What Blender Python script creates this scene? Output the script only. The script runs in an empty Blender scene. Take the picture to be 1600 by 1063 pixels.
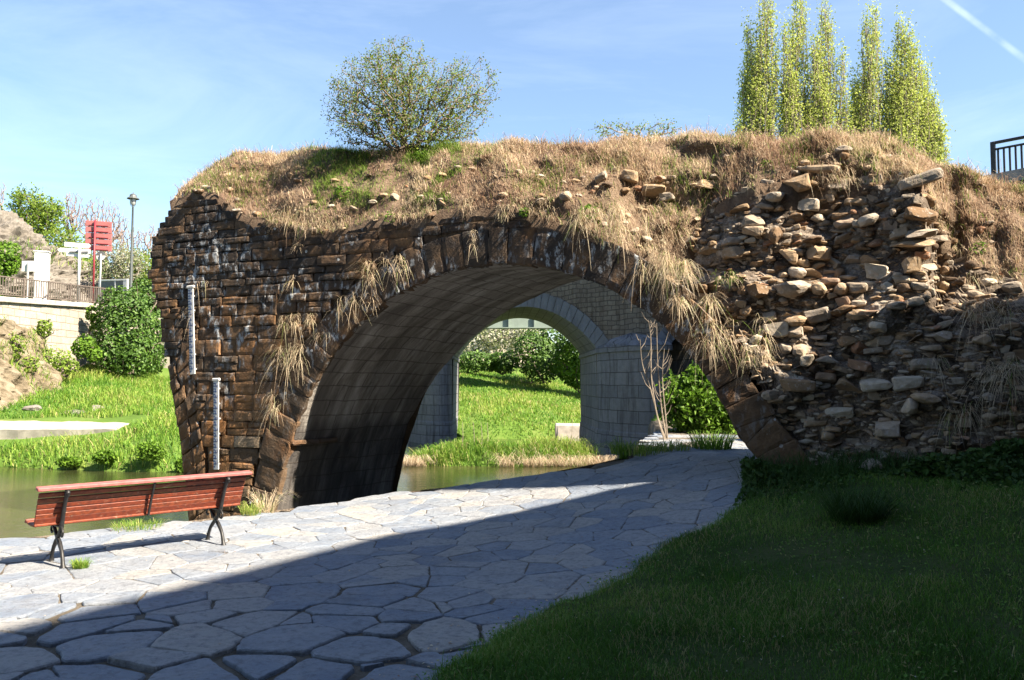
import bpy, math, random
import numpy as np
from mathutils import Vector
random.seed(7)
rng = np.random.default_rng(7)
R = math.radians
PI = math.pi
scn = bpy.context.scene
col = scn.collection

# ------------------------------------------------------------------ camera
FPX = 1244.4; HOR = 600.0; CAMH = 1.85
PITCH = math.atan((HOR - 531.5) / FPX)
cam = bpy.data.cameras.new('camera'); cam_o = bpy.data.objects.new('camera', cam); col.objects.link(cam_o)
cam.sensor_width = 36.0; cam.lens = 36.0 * FPX / 1600.0
cam.clip_start = 0.1; cam.clip_end = 3000
cam_o.location = (0, 0, CAMH); cam_o.rotation_euler = (PI / 2 + PITCH, 0, 0)
scn.camera = cam_o

def ray(px, py):
    x = (px - 800) / FPX; y = (531.5 - py) / FPX
    c, s = math.cos(PITCH), math.sin(PITCH)
    return np.array([x, c - y * s, s + y * c])

# ------------------------------------------------------------------ light
SUN_AZ = R(28.5)          # sun stands to the right, this far in front of the picture plane
SUN_EL = R(43.0)
SUN = np.array([math.cos(SUN_EL) * math.cos(SUN_AZ), -math.cos(SUN_EL) * math.sin(SUN_AZ), math.sin(SUN_EL)])
sl = bpy.data.lights.new('sun', 'SUN'); sl.energy = 5.0; sl.angle = R(0.5); sl.color = (1.0, 0.88, 0.70)
so = bpy.data.objects.new('sun', sl); col.objects.link(so)
so.rotation_euler = Vector(SUN).to_track_quat('Z', 'Y').to_euler()
so.location = (20, -10, 30)

w = bpy.data.worlds.new('World'); scn.world = w; w.use_nodes = True
nt = w.node_tree; nt.nodes.clear()
out = nt.nodes.new('ShaderNodeOutputWorld'); bg = nt.nodes.new('ShaderNodeBackground')
sky = nt.nodes.new('ShaderNodeTexSky'); sky.sky_type = 'NISHITA'; sky.sun_disc = False
sky.sun_elevation = SUN_EL
sky.sun_rotation = math.atan2(SUN[0], SUN[1])
sky.altitude = 600; sky.air_density = 1.3; sky.dust_density = 0.2; sky.ozone_density = 5.0
bg.inputs['Strength'].default_value = 0.052
tc = nt.nodes.new('ShaderNodeTexCoord')
def wn(t, **k):
    n = nt.nodes.new(t)
    for a, b in k.items(): setattr(n, a, b)
    return n
def wl(a, b): nt.links.new(a, b)
# thin cirrus streaks
mp = wn('ShaderNodeMapping'); mp.inputs['Rotation'].default_value = (0.25, 0.5, 0.3); mp.inputs['Scale'].default_value = (1.2, 4.0, 7.0)
wl(tc.outputs['Generated'], mp.inputs['Vector'])
nz = wn('ShaderNodeTexNoise'); nz.inputs['Scale'].default_value = 1.6; nz.inputs['Detail'].default_value = 7; nz.inputs['Roughness'].default_value = 0.62; nz.inputs['Distortion'].default_value = 0.6
wl(mp.outputs[0], nz.inputs['Vector'])
rp = wn('ShaderNodeMapRange'); rp.inputs['From Min'].default_value = 0.45; rp.inputs['From Max'].default_value = 0.85; rp.inputs['To Min'].default_value = 0.05; rp.inputs['To Max'].default_value = 0.17
wl(nz.outputs['Fac'], rp.inputs['Value'])
mx = wn('ShaderNodeMix', data_type='RGBA'); mx.inputs[7].default_value = (9.5, 10.2, 11.0, 1)
wl(rp.outputs[0], mx.inputs[0]); wl(sky.outputs[0], mx.inputs[6])
# an old vapour trail: a soft band along a great circle of the sky
_d1, _d2 = ray(1478, 0), ray(1600, 92); _nn = np.cross(_d1, _d2); _nn /= np.linalg.norm(_nn)
dp = wn('ShaderNodeVectorMath', operation='DOT_PRODUCT'); dp.inputs[1].default_value = tuple(_nn); wl(tc.outputs['Generated'], dp.inputs[0])
ab = wn('ShaderNodeMath', operation='ABSOLUTE'); wl(dp.outputs['Value'], ab.inputs[0])
bnd = wn('ShaderNodeMapRange'); bnd.interpolation_type = 'SMOOTHSTEP'; wl(ab.outputs[0], bnd.inputs['Value'])
for _k, _v in zip(('From Min', 'From Max', 'To Min', 'To Max'), (0.0008, 0.0045, 0.12, 0.0)): bnd.inputs[_k].default_value = _v
n3 = wn('ShaderNodeTexNoise'); n3.inputs['Scale'].default_value = 22; n3.inputs['Detail'].default_value = 5; wl(tc.outputs['Generated'], n3.inputs['Vector'])
m3 = wn('ShaderNodeMapRange'); wl(n3.outputs['Fac'], m3.inputs['Value']); m3.inputs['From Min'].default_value = 0.3; m3.inputs['From Max'].default_value = 0.6
mm = wn('ShaderNodeMath', operation='MULTIPLY'); wl(bnd.outputs[0], mm.inputs[0]); wl(m3.outputs[0], mm.inputs[1])
dx_ = wn('ShaderNodeVectorMath', operation='DOT_PRODUCT'); dx_.inputs[1].default_value = (1, 0, 0); wl(tc.outputs['Generated'], dx_.inputs[0])
fd = wn('ShaderNodeMapRange'); wl(dx_.outputs['Value'], fd.inputs['Value']); fd.inputs['From Min'].default_value = 0.25; fd.inputs['From Max'].default_value = 0.42
m4 = wn('ShaderNodeMath', operation='MULTIPLY'); wl(mm.outputs[0], m4.inputs[0]); wl(fd.outputs[0], m4.inputs[1])
mx2 = wn('ShaderNodeMix', data_type='RGBA'); mx2.inputs[7].default_value = (16, 16.6, 17.2, 1); wl(m4.outputs[0], mx2.inputs[0]); wl(mx.outputs[2], mx2.inputs[6])
wl(mx2.outputs[2], bg.inputs['Color']); wl(bg.outputs[0], out.inputs['Surface'])

scn.view_settings.view_transform = 'Standard'; scn.view_settings.look = 'None'
scn.view_settings.exposure = 2.15; scn.view_settings.gamma = 1.0
scn.render.engine = 'CYCLES'
scn.cycles.max_bounces = 6; scn.cycles.transparent_max_bounces = 8

# ------------------------------------------------------------------ helpers: picture measurements -> places
CAMP = np.array([0, 0, CAMH])
def at(px, py, Y):
    d = ray(px, py); return CAMP + d * (Y / d[1])
WATER = -0.9
def gq(x, y):
    q = 0.8 * x + 0.35 * y
    t = np.clip((q - 2.0) / 5.0, 0, 1.0)
    return 0.65 * t * t * (1.25 - 0.25 * t)
def on_ground(px, py, dz=0.0):
    d = ray(px, py); Y = 1.0
    lo, hi = 1.0, 80.0
    for Y in np.arange(2.0, 80, 0.05):
        p = CAMP + d * (Y / d[1])
        if p[2] <= gq(p[0], p[1]) + dz: return p
    return p
# the old bridge's front plane
FA = R(23.0)
FU = np.array([math.cos(FA), -math.sin(FA), 0]); FV = np.array([math.sin(FA), math.cos(FA), 0])
FO = np.array([1.40, 12.0, 0.0])
def face(px, py, n=0.0):
    d = ray(px, py); o = FO + FV * n
    k = ((o - CAMP) @ FV) / (d @ FV)
    p = CAMP + d * k
    return (p - o) @ FU, p[2]
def fw(s, n, z):
    s, n, z = np.broadcast_arrays(np.asarray(s, float), np.asarray(n, float), np.asarray(z, float))
    return FO + s[..., None] * FU + n[..., None] * FV + z[..., None] * np.array([0, 0, 1.0])

# ------------------------------------------------------------------ helpers: noise
_perm = np.random.default_rng(3).random((64, 64, 64))
def vnoise(p):
    p = np.asarray(p, float); i = np.floor(p).astype(int); f = p - i; f = f * f * (3 - 2 * f)
    def g(a, b, c): return _perm[(i[..., 0] + a) & 63, (i[..., 1] + b) & 63, (i[..., 2] + c) & 63]
    x, y, z = f[..., 0], f[..., 1], f[..., 2]
    def L(a, b, t): return a + (b - a) * t
    return L(L(L(g(0,0,0), g(1,0,0), x), L(g(0,1,0), g(1,1,0), x), y), L(L(g(0,0,1), g(1,0,1), x), L(g(0,1,1), g(1,1,1), x), y), z) * 2 - 1
def fbm(p, o=4):
    p = np.asarray(p, float); r = 0; a = 1.0
    for k in range(o):
        r = r + a * vnoise(p * 2 ** k + 17.3 * k); a *= 0.5
    return r
def n2(x, y, sc, seed=0.0, o=3):
    return fbm(np.stack([x * sc + seed, y * sc - seed, np.full_like(x, seed * 0.37 + 0.5)], -1), o)

# ------------------------------------------------------------------ helpers: meshes
class Geo:
    def __init__(s): s.V = []; s.F = []; s.A = []; s.n = 0
    def add(s, V, F, rnd=0.5):
        V = np.asarray(V, float).reshape(-1, 3)
        s.V.append(V); s.A.append(np.broadcast_to(np.asarray(rnd, float), (len(V),)))
        if isinstance(F, np.ndarray): s.F.append(F + s.n)
        else:
            by = {}
            for f in F: by.setdefault(len(f), []).append(f)
            for k, fs in by.items(): s.F.append(np.array(fs) + s.n)
        s.n += len(V); return s
    def build(s, name, m, parent=None, smooth=False):
        if not s.V: return None
        return mesh_obj(name, np.concatenate(s.V), s.F, m, parent, np.concatenate(s.A), smooth)
def wloc(o):
    p = np.zeros(3)
    while o is not None: p = p + np.array(o.location); o = o.parent
    return p
def mesh_obj(name, V, Fs, m, parent=None, rnd=None, smooth=False):
    me = bpy.data.meshes.new(name)
    V = np.asarray(V, float)
    if parent is not None: V = V - wloc(parent)
    if isinstance(Fs, np.ndarray): Fs = [Fs]
    loops = np.concatenate([f.ravel() for f in Fs]).astype(np.int32)
    tot = np.concatenate([np.full(len(f), f.shape[1]) for f in Fs]).astype(np.int32)
    start = np.concatenate([[0], np.cumsum(tot)[:-1]]).astype(np.int32)
    me.vertices.add(len(V)); me.vertices.foreach_set('co', V.astype(np.float32).ravel())
    me.loops.add(len(loops)); me.loops.foreach_set('vertex_index', loops)
    me.polygons.add(len(tot)); me.polygons.foreach_set('loop_start', start); me.polygons.foreach_set('loop_total', tot)
    me.polygons.foreach_set('use_smooth', np.full(len(tot), smooth))
    if rnd is not None:
        a = me.attributes.new('rnd', 'FLOAT', 'POINT'); a.data.foreach_set('value', np.asarray(rnd, np.float32))
    me.update(calc_edges=True); me.validate()
    if m is not None: me.materials.append(m)
    o = bpy.data.objects.new(name, me); col.objects.link(o)
    if parent is not None: o.parent = parent
    return o
def tag(o, label=None, cat=None, group=None, kind=None):
    if label: o['label'] = label
    if cat: o['category'] = cat
    if group: o['group'] = group
    if kind: o['kind'] = kind
    return o
def thing(name, label, cat, loc=(0, 0, 0), group=None):
    o = bpy.data.objects.new(name, None); col.objects.link(o)
    o.location = tuple(float(v) for v in loc); o.empty_display_size = 0.2
    return tag(o, label, cat, group)
def dup(root, loc, rz=0.0, label=None, sc=None):
    def rec(o, par):
        c = o.copy(); col.objects.link(c)
        if par is not None: c.parent = par
        for ch in [x for x in o.children]: rec(ch, c)
        return c
    r = rec(root, None); r.location = tuple(float(v) for v in loc); r.rotation_euler = (0, 0, rz)
    if sc: r.scale = sc
    if label: r['label'] = label
    return r
def grid_faces(nu, nv):
    i = np.arange(nu - 1)[:, None] * nv + np.arange(nv - 1)[None, :]
    return np.stack([i, i + nv, i + nv + 1, i + 1], -1).reshape(-1, 4)
def box_vf(c, sx, sy, sz, ex=(1,0,0), ey=(0,1,0), ez=(0,0,1), bev=0.0):
    """box with chamfered edges: centre c, full sizes along axes"""
    ex, ey, ez = [np.array(e, float) for e in (ex, ey, ez)]; c = np.array(c, float)
    h = np.array([sx, sy, sz]) / 2; b = min(bev, h.min() * 0.9)
    if b <= 0:
        P = np.array([[x, y, z] for x in (-1, 1) for y in (-1, 1) for z in (-1, 1)]) * h
        F = [[0,1,3,2],[4,6,7,5],[0,4,5,1],[2,3,7,6],[0,2,6,4],[1,5,7,3]]
    else:
        P = []; idx = {}
        for x in (-1, 1):
            for y in (-1, 1):
                for z in (-1, 1):
                    for a in range(3):
                        v = np.array([x, y, z]) * (h - b); v[a] += b * (x, y, z)[a]
                        idx[(x, y, z, a)] = len(P); P.append(v)
        F = []
        S = (-1, 1)
        F += [[idx[(x,-1,-1,0)], idx[(x,1,-1,0)], idx[(x,1,1,0)], idx[(x,-1,1,0)]] for x in S]
        F += [[idx[(-1,y,-1,1)], idx[(1,y,-1,1)], idx[(1,y,1,1)], idx[(-1,y,1,1)]] for y in S]
        F += [[idx[(-1,-1,z,2)], idx[(1,-1,z,2)], idx[(1,1,z,2)], idx[(-1,1,z,2)]] for z in S]
        for x in S:
            for y in S: F.append([idx[(x,y,-1,0)], idx[(x,y,1,0)], idx[(x,y,1,1)], idx[(x,y,-1,1)]])
        for x in S:
            for z in S: F.append([idx[(x,-1,z,0)], idx[(x,1,z,0)], idx[(x,1,z,2)], idx[(x,-1,z,2)]])
        for y in S:
            for z in S: F.append([idx[(-1,y,z,1)], idx[(1,y,z,1)], idx[(1,y,z,2)], idx[(-1,y,z,2)]])
        for x in S:
            for y in S:
                for z in S: F.append([idx[(x,y,z,0)], idx[(x,y,z,1)], idx[(x,y,z,2)]])
        P = np.array(P)
    return c + P[:, :1] * ex + P[:, 1:2] * ey + P[:, 2:] * ez, F
def bar_vf(p0, p1, wx, wy, bev=0.0, up=(0, 0, 1)):
    p0 = np.array(p0, float); p1 = np.array(p1, float); d = p1 - p0; L = np.linalg.norm(d); d = d / L
    up = np.array(up, float)
    if abs(d @ up) > 0.98: up = np.array([0, 1.0, 0]) if abs(d[1]) < 0.9 else np.array([1.0, 0, 0])
    a = np.cross(up, d); a /= np.linalg.norm(a); b = np.cross(d, a)
    return box_vf((p0 + p1) / 2, wx, wy, L, a, b, d, bev)
def tube_vf(P, r, k=6, flat=1.0, cap=True):
    P = np.asarray(P, float); n = len(P); r = np.broadcast_to(np.asarray(r, float), (n,))
    T = np.gradient(P, axis=0); T /= np.linalg.norm(T, axis=1)[:, None] + 1e-9
    up = np.array([0, 0, 1.0]) if abs(T[0, 2]) < 0.9 else np.array([1.0, 0, 0])
    A = np.cross(T, up); A /= np.linalg.norm(A, axis=1)[:, None] + 1e-9; B = np.cross(T, A)
    th = np.arange(k) * 2 * PI / k
    V = P[:, None, :] + r[:, None, None] * (np.cos(th)[None, :, None] * A[:, None, :] + flat * np.sin(th)[None, :, None] * B[:, None, :])
    i = np.arange(n - 1)[:, None] * k; j = np.arange(k)[None, :]
    F = np.stack([i + j, i + (j + 1) % k, i + k + (j + 1) % k, i + k + j], -1).reshape(-1, 4)
    V = V.reshape(-1, 3)
    F = F.tolist()
    if cap: F += [list(range(k))[::-1], list(range((n - 1) * k, n * k))]
    return V, F
def lathe_vf(prof, c=(0, 0, 0), k=16):
    pr = np.array(prof, float); th = np.arange(k) * 2 * PI / k
    V = np.stack([pr[:, :1] * np.cos(th), pr[:, :1] * np.sin(th), np.repeat(pr[:, 1:], k, 1)], -1).reshape(-1, 3) + np.array(c)
    n = len(pr); i = np.arange(n - 1)[:, None] * k; j = np.arange(k)[None, :]
    return V, np.stack([i + j, i + (j + 1) % k, i + k + (j + 1) % k, i + k + j], -1).reshape(-1, 4)
def bez(pts, n=12):
    """smooth curve through points (Catmull-Rom)"""
    P = np.array(pts, float); P = np.vstack([2 * P[0] - P[1], P, 2 * P[-1] - P[-2]]); o = []
    for i in range(1, len(P) - 2):
        for t in np.linspace(0, 1, n, endpoint=False):
            o.append(0.5 * (2 * P[i] + (P[i+1] - P[i-1]) * t + (2*P[i-1] - 5*P[i] + 4*P[i+1] - P[i+2]) * t*t + (-P[i-1] + 3*P[i] - 3*P[i+1] + P[i+2]) * t**3))
    o.append(P[-2]); return np.array(o)
_ico = None
def ico(sub=2):
    t = (1 + 5 ** 0.5) / 2
    V = [(-1,t,0),(1,t,0),(-1,-t,0),(1,-t,0),(0,-1,t),(0,1,t),(0,-1,-t),(0,1,-t),(t,0,-1),(t,0,1),(-t,0,-1),(-t,0,1)]
    F = [(0,11,5),(0,5,1),(0,1,7),(0,7,10),(0,10,11),(1,5,9),(5,11,4),(11,10,2),(10,7,6),(7,1,8),(3,9,4),(3,4,2),(3,2,6),(3,6,8),(3,8,9),(4,9,5),(2,4,11),(6,2,10),(8,6,7),(9,8,1)]
    V = [np.array(v) / np.linalg.norm(v) for v in V]
    for _ in range(sub):
        mid = {}; G = []
        def m(a, b):
            k = (min(a, b), max(a, b))
            if k not in mid:
                v = V[a] + V[b]; V.append(v / np.linalg.norm(v)); mid[k] = len(V) - 1
            return mid[k]
        for a, b, c in F:
            x, y, z = m(a, b), m(b, c), m(c, a); G += [(a, x, z), (b, y, x), (c, z, y), (x, y, z)]
        F = G
    return np.array(V), np.array(F)
ICO1 = ico(1); ICO2 = ico(2); ICO3 = ico(3)
def slab_v(r3, base=None):
    """broken angular block: a cube-like lump with split faces"""
    V = (base or ICO2)[0].copy(); V = np.sign(V) * np.abs(V) ** 0.42; V /= np.abs(V).max()
    for _ in range(rng.integers(3, 7)):
        d = rng.normal(size=3); d /= np.linalg.norm(d); off = rng.uniform(0.35, 0.95); h = V @ d; m = h > off; V[m] -= (h[m] - off)[:, None] * d
    V *= 1 + 0.07 * fbm(V * 2.2 + rng.uniform(0, 40, 3), 3)[:, None]
    return V * np.array(r3) * 0.95
def rock_v(r3, angular=0.5, base=ICO2):
    """unit rock: sphere cut by random planes, roughened"""
    V = base[0].copy()
    k = rng.integers(5, 11)
    for _ in range(k):
        d = rng.normal(size=3); d /= np.linalg.norm(d); off = rng.uniform(1 - 0.62 * angular, 0.95)
        h = V @ d; m = h > off
        V[m] -= (h[m] - off)[:, None] * d * 0.96
    V *= 1 + 0.10 * fbm(V * 1.7 + rng.uniform(0, 40, 3), 3)[:, None]
    return V * np.array(r3)
def rotm(ax, a):
    ax = np.array(ax, float) / np.linalg.norm(ax); K = np.array([[0, -ax[2], ax[1]], [ax[2], 0, -ax[0]], [-ax[1], ax[0], 0]])
    return np.eye(3) + math.sin(a) * K + (1 - math.cos(a)) * K @ K

def blades(roots, hgt, wid, lean, rnd, droop=0.35, dirs=None):
    """grass blades: each a bent three-segment strip. roots (N,3)"""
    N = len(roots); hgt = np.broadcast_to(hgt, (N,)); wid = np.broadcast_to(wid, (N,)); lean = np.broadcast_to(lean, (N,))
    a = rng.uniform(0, 2 * PI, N) if dirs is None else dirs
    D = np.stack([np.cos(a), np.sin(a), np.zeros(N)], 1)
    b = a + rng.uniform(0.6, 2.5, N)
    Wd = np.stack([np.cos(b), np.sin(b), np.zeros(N)], 1) * (wid / 2)[:, None]
    h = hgt[:, None]; l = lean[:, None] * h; Z = np.array([0, 0, 1.0])
    p0 = roots - Z * 0.01; p1 = roots + Z * h * 0.5 + D * l * 0.3; p2 = roots + Z * h * (1 - droop * 0.3) + D * l * 0.75; p3 = roots + Z * h * (1.0 - droop * lean[:, None]) + D * l * 1.25
    V = np.stack([p0 - Wd, p0 + Wd, p1 - Wd * .8, p1 + Wd * .8, p2 - Wd * .5, p2 + Wd * .5, p3], 1)
    i = np.arange(N)[:, None] * 7
    Q = np.concatenate([i + np.array([[0, 1, 3, 2]]), i + np.array([[2, 3, 5, 4]])]); T = i + np.array([[4, 5, 6]])
    g = Geo(); g.V.append(V.reshape(-1, 3)); g.A.append(np.repeat(np.broadcast_to(rnd, (N,)), 7)); g.F += [Q, T]; g.n = N * 7
    return g
def leaves(P, size, rnd, up=0.3, asp=0.55, nrm=None):
    """leaf blades: folded diamonds of 4 corners, facing random directions (biased up/outwards)"""
    N = len(P); size = np.broadcast_to(size, (N,))
    n = rng.normal(size=(N, 3)); n /= np.linalg.norm(n, axis=1)[:, None]
    if nrm is not None: n = n * 0.8 + nrm
    n[:, 2] += up; n /= np.linalg.norm(n, axis=1)[:, None]
    a = np.cross(n, rng.normal(size=(N, 3))); a /= np.linalg.norm(a, axis=1)[:, None]; b = np.cross(n, a)
    s = size[:, None]
    V = np.stack([P - a * s * .5, P + b * s * asp * .5 + n * s * .08, P + a * s * .5 - n * s * .06, P - b * s * asp * .5 + n * s * .08], 1)
    i = np.arange(N)[:, None] * 4
    g = Geo(); g.V.append(V.reshape(-1, 3)); g.A.append(np.repeat(np.broadcast_to(rnd, (N,)), 4)); g.F.append(i + np.array([[0, 1, 2, 3]])); g.n = 4 * N
    return g
def grow(root, A, zs=1.0, alpha=0.35, rtip=0.004, rexp=0.42, wob=0.12, stem=None):
    """branching skeleton through attractor points A: every point hangs on the cheapest earlier node"""
    root = np.array(root, float)
    nodes = [root] if stem is None else [root] + [np.array(s) for s in stem]
    par = [-1] + [i for i in range(len(nodes) - 1)]
    pl = [0.0]
    for i in range(1, len(nodes)): pl.append(pl[-1] + np.linalg.norm(nodes[i] - nodes[i - 1]))
    o = np.argsort(np.linalg.norm((A - root) * np.array([1, 1, zs]), axis=1))
    sc = np.array([1, 1, zs])
    tips = []
    N = np.zeros((len(nodes) + 2 * len(A) + 5, 3)); N[:len(nodes)] = nodes; L = np.zeros(len(N)); L[:len(pl)] = pl; n = len(nodes)
    for i in o:
        d = np.linalg.norm((N[:n] - A[i]) * sc, axis=1); j = int(np.argmin(d + alpha * L[:n]))
        dd = np.linalg.norm(A[i] - N[j])
        if dd > 0.01:
            m = (N[j] + A[i]) / 2 + rng.normal(size=3) * wob * dd
            N[n] = m; L[n] = L[j] + dd / 2; par.append(j); n += 1
            N[n] = A[i]; L[n] = L[j] + dd; par.append(n - 1); tips.append(n); n += 1
    cnt = np.ones(n)
    for i in range(n - 1, 0, -1): cnt[par[i]] += cnt[i]
    rad = rtip * cnt ** rexp
    return N[:n], np.array(par), rad
def skel_geo(N, par, rad, g=None, rnd=0.5, kmin=3):
    g = g or Geo()
    c = np.where(par >= 0)[0]; p = par[c]
    p0 = N[p]; p1 = N[c]; r0 = np.minimum(rad[p], rad[c] * 1.6); r1 = rad[c]
    d = p1 - p0; d /= np.linalg.norm(d, axis=1)[:, None] + 1e-9
    up = np.where(np.abs(d[:, 2:3]) < 0.9, np.array([[0, 0, 1.0]]), np.array([[1.0, 0, 0]]))
    a = np.cross(d, up); a /= np.linalg.norm(a, axis=1)[:, None]; b = np.cross(d, a)
    k = 5; th = np.arange(k) * 2 * PI / k
    off = np.cos(th)[None, :, None] * a[:, None] + np.sin(th)[None, :, None] * b[:, None]
    V = np.stack([p0[:, None] + off * r0[:, None, None], p1[:, None] + off * r1[:, None, None]], 1).reshape(-1, 3)
    i = np.arange(len(c))[:, None, None] * 2 * k; j = np.arange(k)[None, :, None]
    F = (i + np.concatenate([j, (j + 1) % k, k + (j + 1) % k, k + j], 2)).reshape(-1, 4)
    g.add(V, F, rnd); return g
def in_blobs(blobs, n, shell=0.35):
    """random points inside a union of ellipsoids [(c, r3)], thicker towards the outside"""
    vol = np.array([np.prod(b[1]) for b in blobs]); pick = rng.choice(len(blobs), n, p=vol / vol.sum())
    d = rng.normal(size=(n, 3)); d /= np.linalg.norm(d, axis=1)[:, None]
    r = rng.uniform(shell ** 3, 1, n) ** (1 / 3)
    C = np.array([b[0] for b in blobs], float)[pick]; S = np.array([b[1] for b in blobs], float)[pick]
    P = C + d * r[:, None] * S
    return P * 1.0
def smoothstep(a, b, x):
    t = np.clip((x - a) / (b - a), 0, 1); return t * t * (3 - 2 * t)

# ------------------------------------------------------------------ materials
class MatB:
    def __init__(s, name):
        s.m = bpy.data.materials.new(name); s.m.use_nodes = True; s.t = s.m.node_tree; s.t.nodes.clear()
        s.out = s.n('ShaderNodeOutputMaterial'); s.pos = None
    def n(s, t, **k):
        x = s.t.nodes.new(t)
        for a, b in k.items(): setattr(x, a, b)
        return x
    def l(s, a, b): s.t.links.new(a, b)
    def attr(s, name='rnd'):
        x = s.n('ShaderNodeAttribute'); x.attribute_name = name; return x.outputs['Fac']
    def P(s, obj=False):
        if obj: return s.n('ShaderNodeTexCoord').outputs['Object']
        return s.n('ShaderNodeNewGeometry').outputs['Position']
    def mapv(s, v, sc=(1, 1, 1), rot=(0, 0, 0)):
        x = s.n('ShaderNodeMapping'); x.inputs['Scale'].default_value = sc; x.inputs['Rotation'].default_value = rot; s.l(v, x.inputs[0]); return x.outputs[0]
    def noise(s, v, sc, det=4, rough=0.55, dist=0.0):
        x = s.n('ShaderNodeTexNoise'); x.inputs['Scale'].default_value = sc; x.inputs['Detail'].default_value = det; x.inputs['Roughness'].default_value = rough; x.inputs['Distortion'].default_value = dist
        s.l(v, x.inputs['Vector']); return x.outputs['Fac']
    def vor(s, v, sc, feat='F1', rand=1.0):
        x = s.n('ShaderNodeTexVoronoi', feature=feat); x.inputs['Scale'].default_value = sc; x.inputs['Randomness'].default_value = rand; s.l(v, x.inputs['Vector']); return x
    def ramp(s, f, stops, interp='LINEAR'):
        x = s.n('ShaderNodeValToRGB'); x.color_ramp.interpolation = interp
        e = x.color_ramp.elements
        while len(e) < len(stops): e.new(0.5)
        for i, (p, c) in enumerate(stops):
            e[i].position = p; e[i].color = (*c, 1) if len(c) == 3 else c
        s.l(f, x.inputs[0]); return x.outputs['Color']
    def rng(s, f, a, b, c=0.0, d=1.0):
        x = s.n('ShaderNodeMapRange'); 
        for k, v in zip(('From Min', 'From Max', 'To Min', 'To Max'), (a, b, c, d)): x.inputs[k].default_value = v
        s.l(f, x.inputs['Value']); return x.outputs[0]
    def math(s, op, a, b=None):
        x = s.n('ShaderNodeMath', operation=op)
        for i, v in enumerate((a, b)):
            if v is None: continue
            if isinstance(v, (int, float)): x.inputs[i].default_value = v
            else: s.l(v, x.inputs[i])
        return x.outputs[0]
    def mix(s, f, a, b, bt='MIX'):
        x = s.n('ShaderNodeMix', data_type='RGBA', blend_type=bt)
        for i, v in ((0, f), (6, a), (7, b)):
            if isinstance(v, (int, float)): x.inputs[i].default_value = v
            elif isinstance(v, tuple): x.inputs[i].default_value = (*v, 1)
            else: s.l(v, x.inputs[i])
        return x.outputs[2]
    def bsdf(s, c, rough=0.9, bump=None, bstr=0.5, bdist=0.02, spec=0.3, metal=0.0):
        x = s.n('ShaderNodeBsdfPrincipled'); x.inputs['Specular IOR Level'].default_value = spec; x.inputs['Metallic'].default_value = metal
        if isinstance(c, tuple): x.inputs['Base Color'].default_value = (*c, 1)
        else: s.l(c, x.inputs['Base Color'])
        if isinstance(rough, (int, float)): x.inputs['Roughness'].default_value = rough
        else: s.l(rough, x.inputs['Roughness'])
        if bump is not None:
            b = s.n('ShaderNodeBump'); b.inputs['Strength'].default_value = bstr; b.inputs['Distance'].default_value = bdist
            s.l(bump, b.inputs['Height']); s.l(b.outputs[0], x.inputs['Normal'])
        s.l(x.outputs[0], s.out.inputs[0]); s.b = x; return s.m

def leaf_mat(name, stops, trans=0.4, gloss=0.25):
    m = MatB(name); c = m.ramp(m.attr(), stops)
    d = m.n('ShaderNodeBsdfPrincipled'); m.l(c, d.inputs['Base Color']); d.inputs['Roughness'].default_value = 0.55; d.inputs['Specular IOR Level'].default_value = gloss
    t = m.n('ShaderNodeBsdfTranslucent'); m.l(c, t.inputs['Color'])
    x = m.n('ShaderNodeMixShader'); x.inputs[0].default_value = trans; m.l(d.outputs[0], x.inputs[1]); m.l(t.outputs[0], x.inputs[2]); m.l(x.outputs[0], m.out.inputs[0]); return m.m
def plain(name, c, rough=0.6, metal=0.0, var=0.15, sc=8.0, spec=0.4, bump=0.15):
    m = MatB(name); v = m.P(True); n = m.noise(v, sc, 5, 0.6)
    c2 = m.mix(m.rng(n, 0.3, 0.7), tuple(x * (1 - var) for x in c), tuple(min(1, x * (1 + var)) for x in c))
    return m.bsdf(c2, rough, n, bump, 0.005, spec, metal)

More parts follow.
